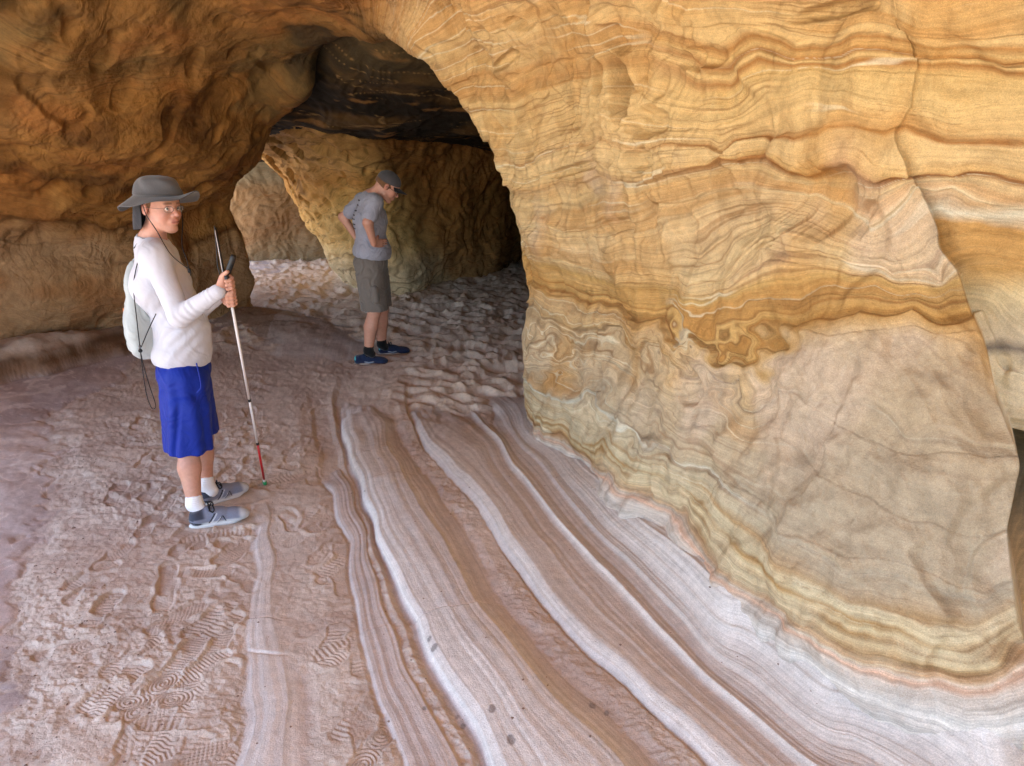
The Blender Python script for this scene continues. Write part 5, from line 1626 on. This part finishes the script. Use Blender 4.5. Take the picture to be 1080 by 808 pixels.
s2o = solid('shorts', sh2, .006, m_sh2, p2, cuts=[(P(391, 267.5, 6.62), (0, 0, 1)), (P(396, 327.5, 6.5), (0, 0, -1))], disp=wrinkles(None, .008, (0, 0, -1), 6, 20, 14), sm=2)
pk_ = [RC(P(395, 305, 6.425), P(396.5, 317, 6.425), .035, .035, .03)]
solid('cargo_pocket', pk_, .006, m_sh2, s2o, sm=1)
m_bsock = cloth_mat('black_sock', (18, 18, 20))
for (an, kn_) in ((aR2, kR2), (aL2, kL2)):
    t = unit(kn_ - an)
    solid('sock', [RC(an + t * .05, an, .044, .043, .02), RC(an, an + fw2 * .03 - up3 * .035, .042, .034, .02)], .006, m_bsock, p2, cuts=[(an + t * .05, t)], sm=1)


def stripes2(a, b, h, side):
    c = np.ones((len(a), 1)) * lin((26, 38, 66))
    n = perlin(a * 60, b * 200, h * 200)
    c = c * (1 + .2 * n)[:, None]
    sw = sst(np.abs(h - (.03 + .05 * np.abs(a - .45))), .007, .004) * sst(a, .3, .35) * sst(a, .62, .55)
    c = mix(c, lin((150, 156, 170)), sw)
    return mix(c, lin((90, 190, 190)), sst(np.abs(a - .05), .03, .015) * sst(h, .05, .055))


m_sole2 = plain('off_white_rubber', (190, 180, 168), .6)
mats2 = dict(upper=m_upper, sole=m_sole2, lace=m_lace)
hA2 = G(373.5, 385, g2); tA2 = G(415, 384, g2)
d_ = unit(tA2 - hA2); tA2 = hA2 + d_ * .31
hB2 = G(399, 374, g2); d_ = unit(G(432, 373, g2) - hB2); tB2 = hB2 + d_ * .30
shoe('shoe', hA2, tA2, p2, mats2, stripes2, -1)
shoe('shoe', hB2, tB2, p2, mats2, stripes2, 1)
# cap
m_cap = cloth_mat('charcoal_cap', (72, 70, 72), weave=900)
m_capb = cloth_mat('black_peak', (26, 26, 30), weave=900)
cap = solid('cap', [EL(W2(-.010, 0, .048), (.106, .086, .086), .01, R2)], .005, m_cap, p2, cuts=[(W2(0, 0, .030), R2 @ np.array([.12, 0, -1.]))], sm=2)
v, f = [], []
for i in range(17):
    a = (-62 + 124 * i / 16) * D2R
    for j in range(6):
        t = j / 5
        r = .094 + .075 * t * math.cos(a * .9)
        for k in (0, 1):
            v.append(W2(-.004 + math.cos(a) * r * 1.06, math.sin(a) * (.086 + .004 * t), .038 + .004 * k - .012 * t - .014 * math.sin(a) ** 2 * (1 + t)))
for i in range(16):
    for j in range(5):
        A = lambda i, j, k: (i * 6 + j) * 2 + k
        f += [(A(i, j, 0), A(i, j + 1, 0), A(i + 1, j + 1, 0), A(i + 1, j, 0)), (A(i, j, 1), A(i + 1, j, 1), A(i + 1, j + 1, 1), A(i, j + 1, 1))]
    f.append((A(i, 5, 0), A(i, 5, 1), A(i + 1, 5, 1), A(i + 1, 5, 0)))
mk('peak', v, f, m_capb, cap)
solid('hair', [EL(W2(-.020, 0, .022), (.098, .0800, .076), .01, R2)], .005, m_hair, p2, cuts=[(W2(.035, 0, .03), R2 @ np.array([1., 0, -.3])), (W2(0, 0, -.035), R2 @ np.array([-.3, 0, -1.]))], disp=lambda V, N: .003 * perlin(V[:, 0] * 90, V[:, 1] * 90, V[:, 2] * 90), sm=1)
spectacles(W2, p2, m_cb, m_dark_lens, w=.027, h=.019, thick=.002, name='sunglasses')

# ------------------------------------------------------------------ light, sky, camera
w = bpy.data.worlds.new('World'); SC.world = w; w.use_nodes = True
nt = w.node_tree
sky = nt.nodes.new('ShaderNodeTexSky'); sky.sky_type = 'NISHITA'; sky.sun_disc = False
SUN_EL, SUN_AZ = 59 * D2R, 256 * D2R      # azimuth clockwise from +Y: behind the camera, to the left
sky.sun_elevation = SUN_EL; sky.sun_rotation = SUN_AZ
bg = nt.nodes['Background']; bg.inputs['Strength'].default_value = .15
nt.links.new(sky.outputs[0], bg.inputs['Color'])
sd = Vector((math.sin(SUN_AZ) * math.cos(SUN_EL), math.cos(SUN_AZ) * math.cos(SUN_EL), math.sin(SUN_EL)))
ld = bpy.data.lights.new('sun', 'SUN'); ld.energy = 5.0; ld.angle = .5 * D2R; ld.color = (1, .96, .91)
lo = bpy.data.objects.new('sun', ld); COL.objects.link(lo)
lo.rotation_euler = (-sd).to_track_quat('-Z', 'Y').to_euler()

cam = bpy.data.cameras.new('camera'); co = bpy.data.objects.new('camera', cam); COL.objects.link(co)
co.location = (0, 0, CAMZ); co.rotation_euler = (math.pi / 2 - TH, 0, 0)
cam.sensor_fit = 'HORIZONTAL'; cam.sensor_width = 36; cam.lens = F / 1080 * 36; cam.clip_end = 500; cam.clip_start = .02
SC.camera = co
SC.view_settings.view_transform = 'Standard'; SC.view_settings.look = 'None'; SC.view_settings.gamma = 1
SC.view_settings.exposure = 2.45
SC.cycles.max_bounces = 8; SC.cycles.diffuse_bounces = 6; SC.cycles.glossy_bounces = 2; SC.cycles.transmission_bounces = 4
SC.cycles.use_denoising = True
SC.cycles.sample_clamp_indirect = 6
SC.cycles.caustics_reflective = False; SC.cycles.caustics_refractive = False
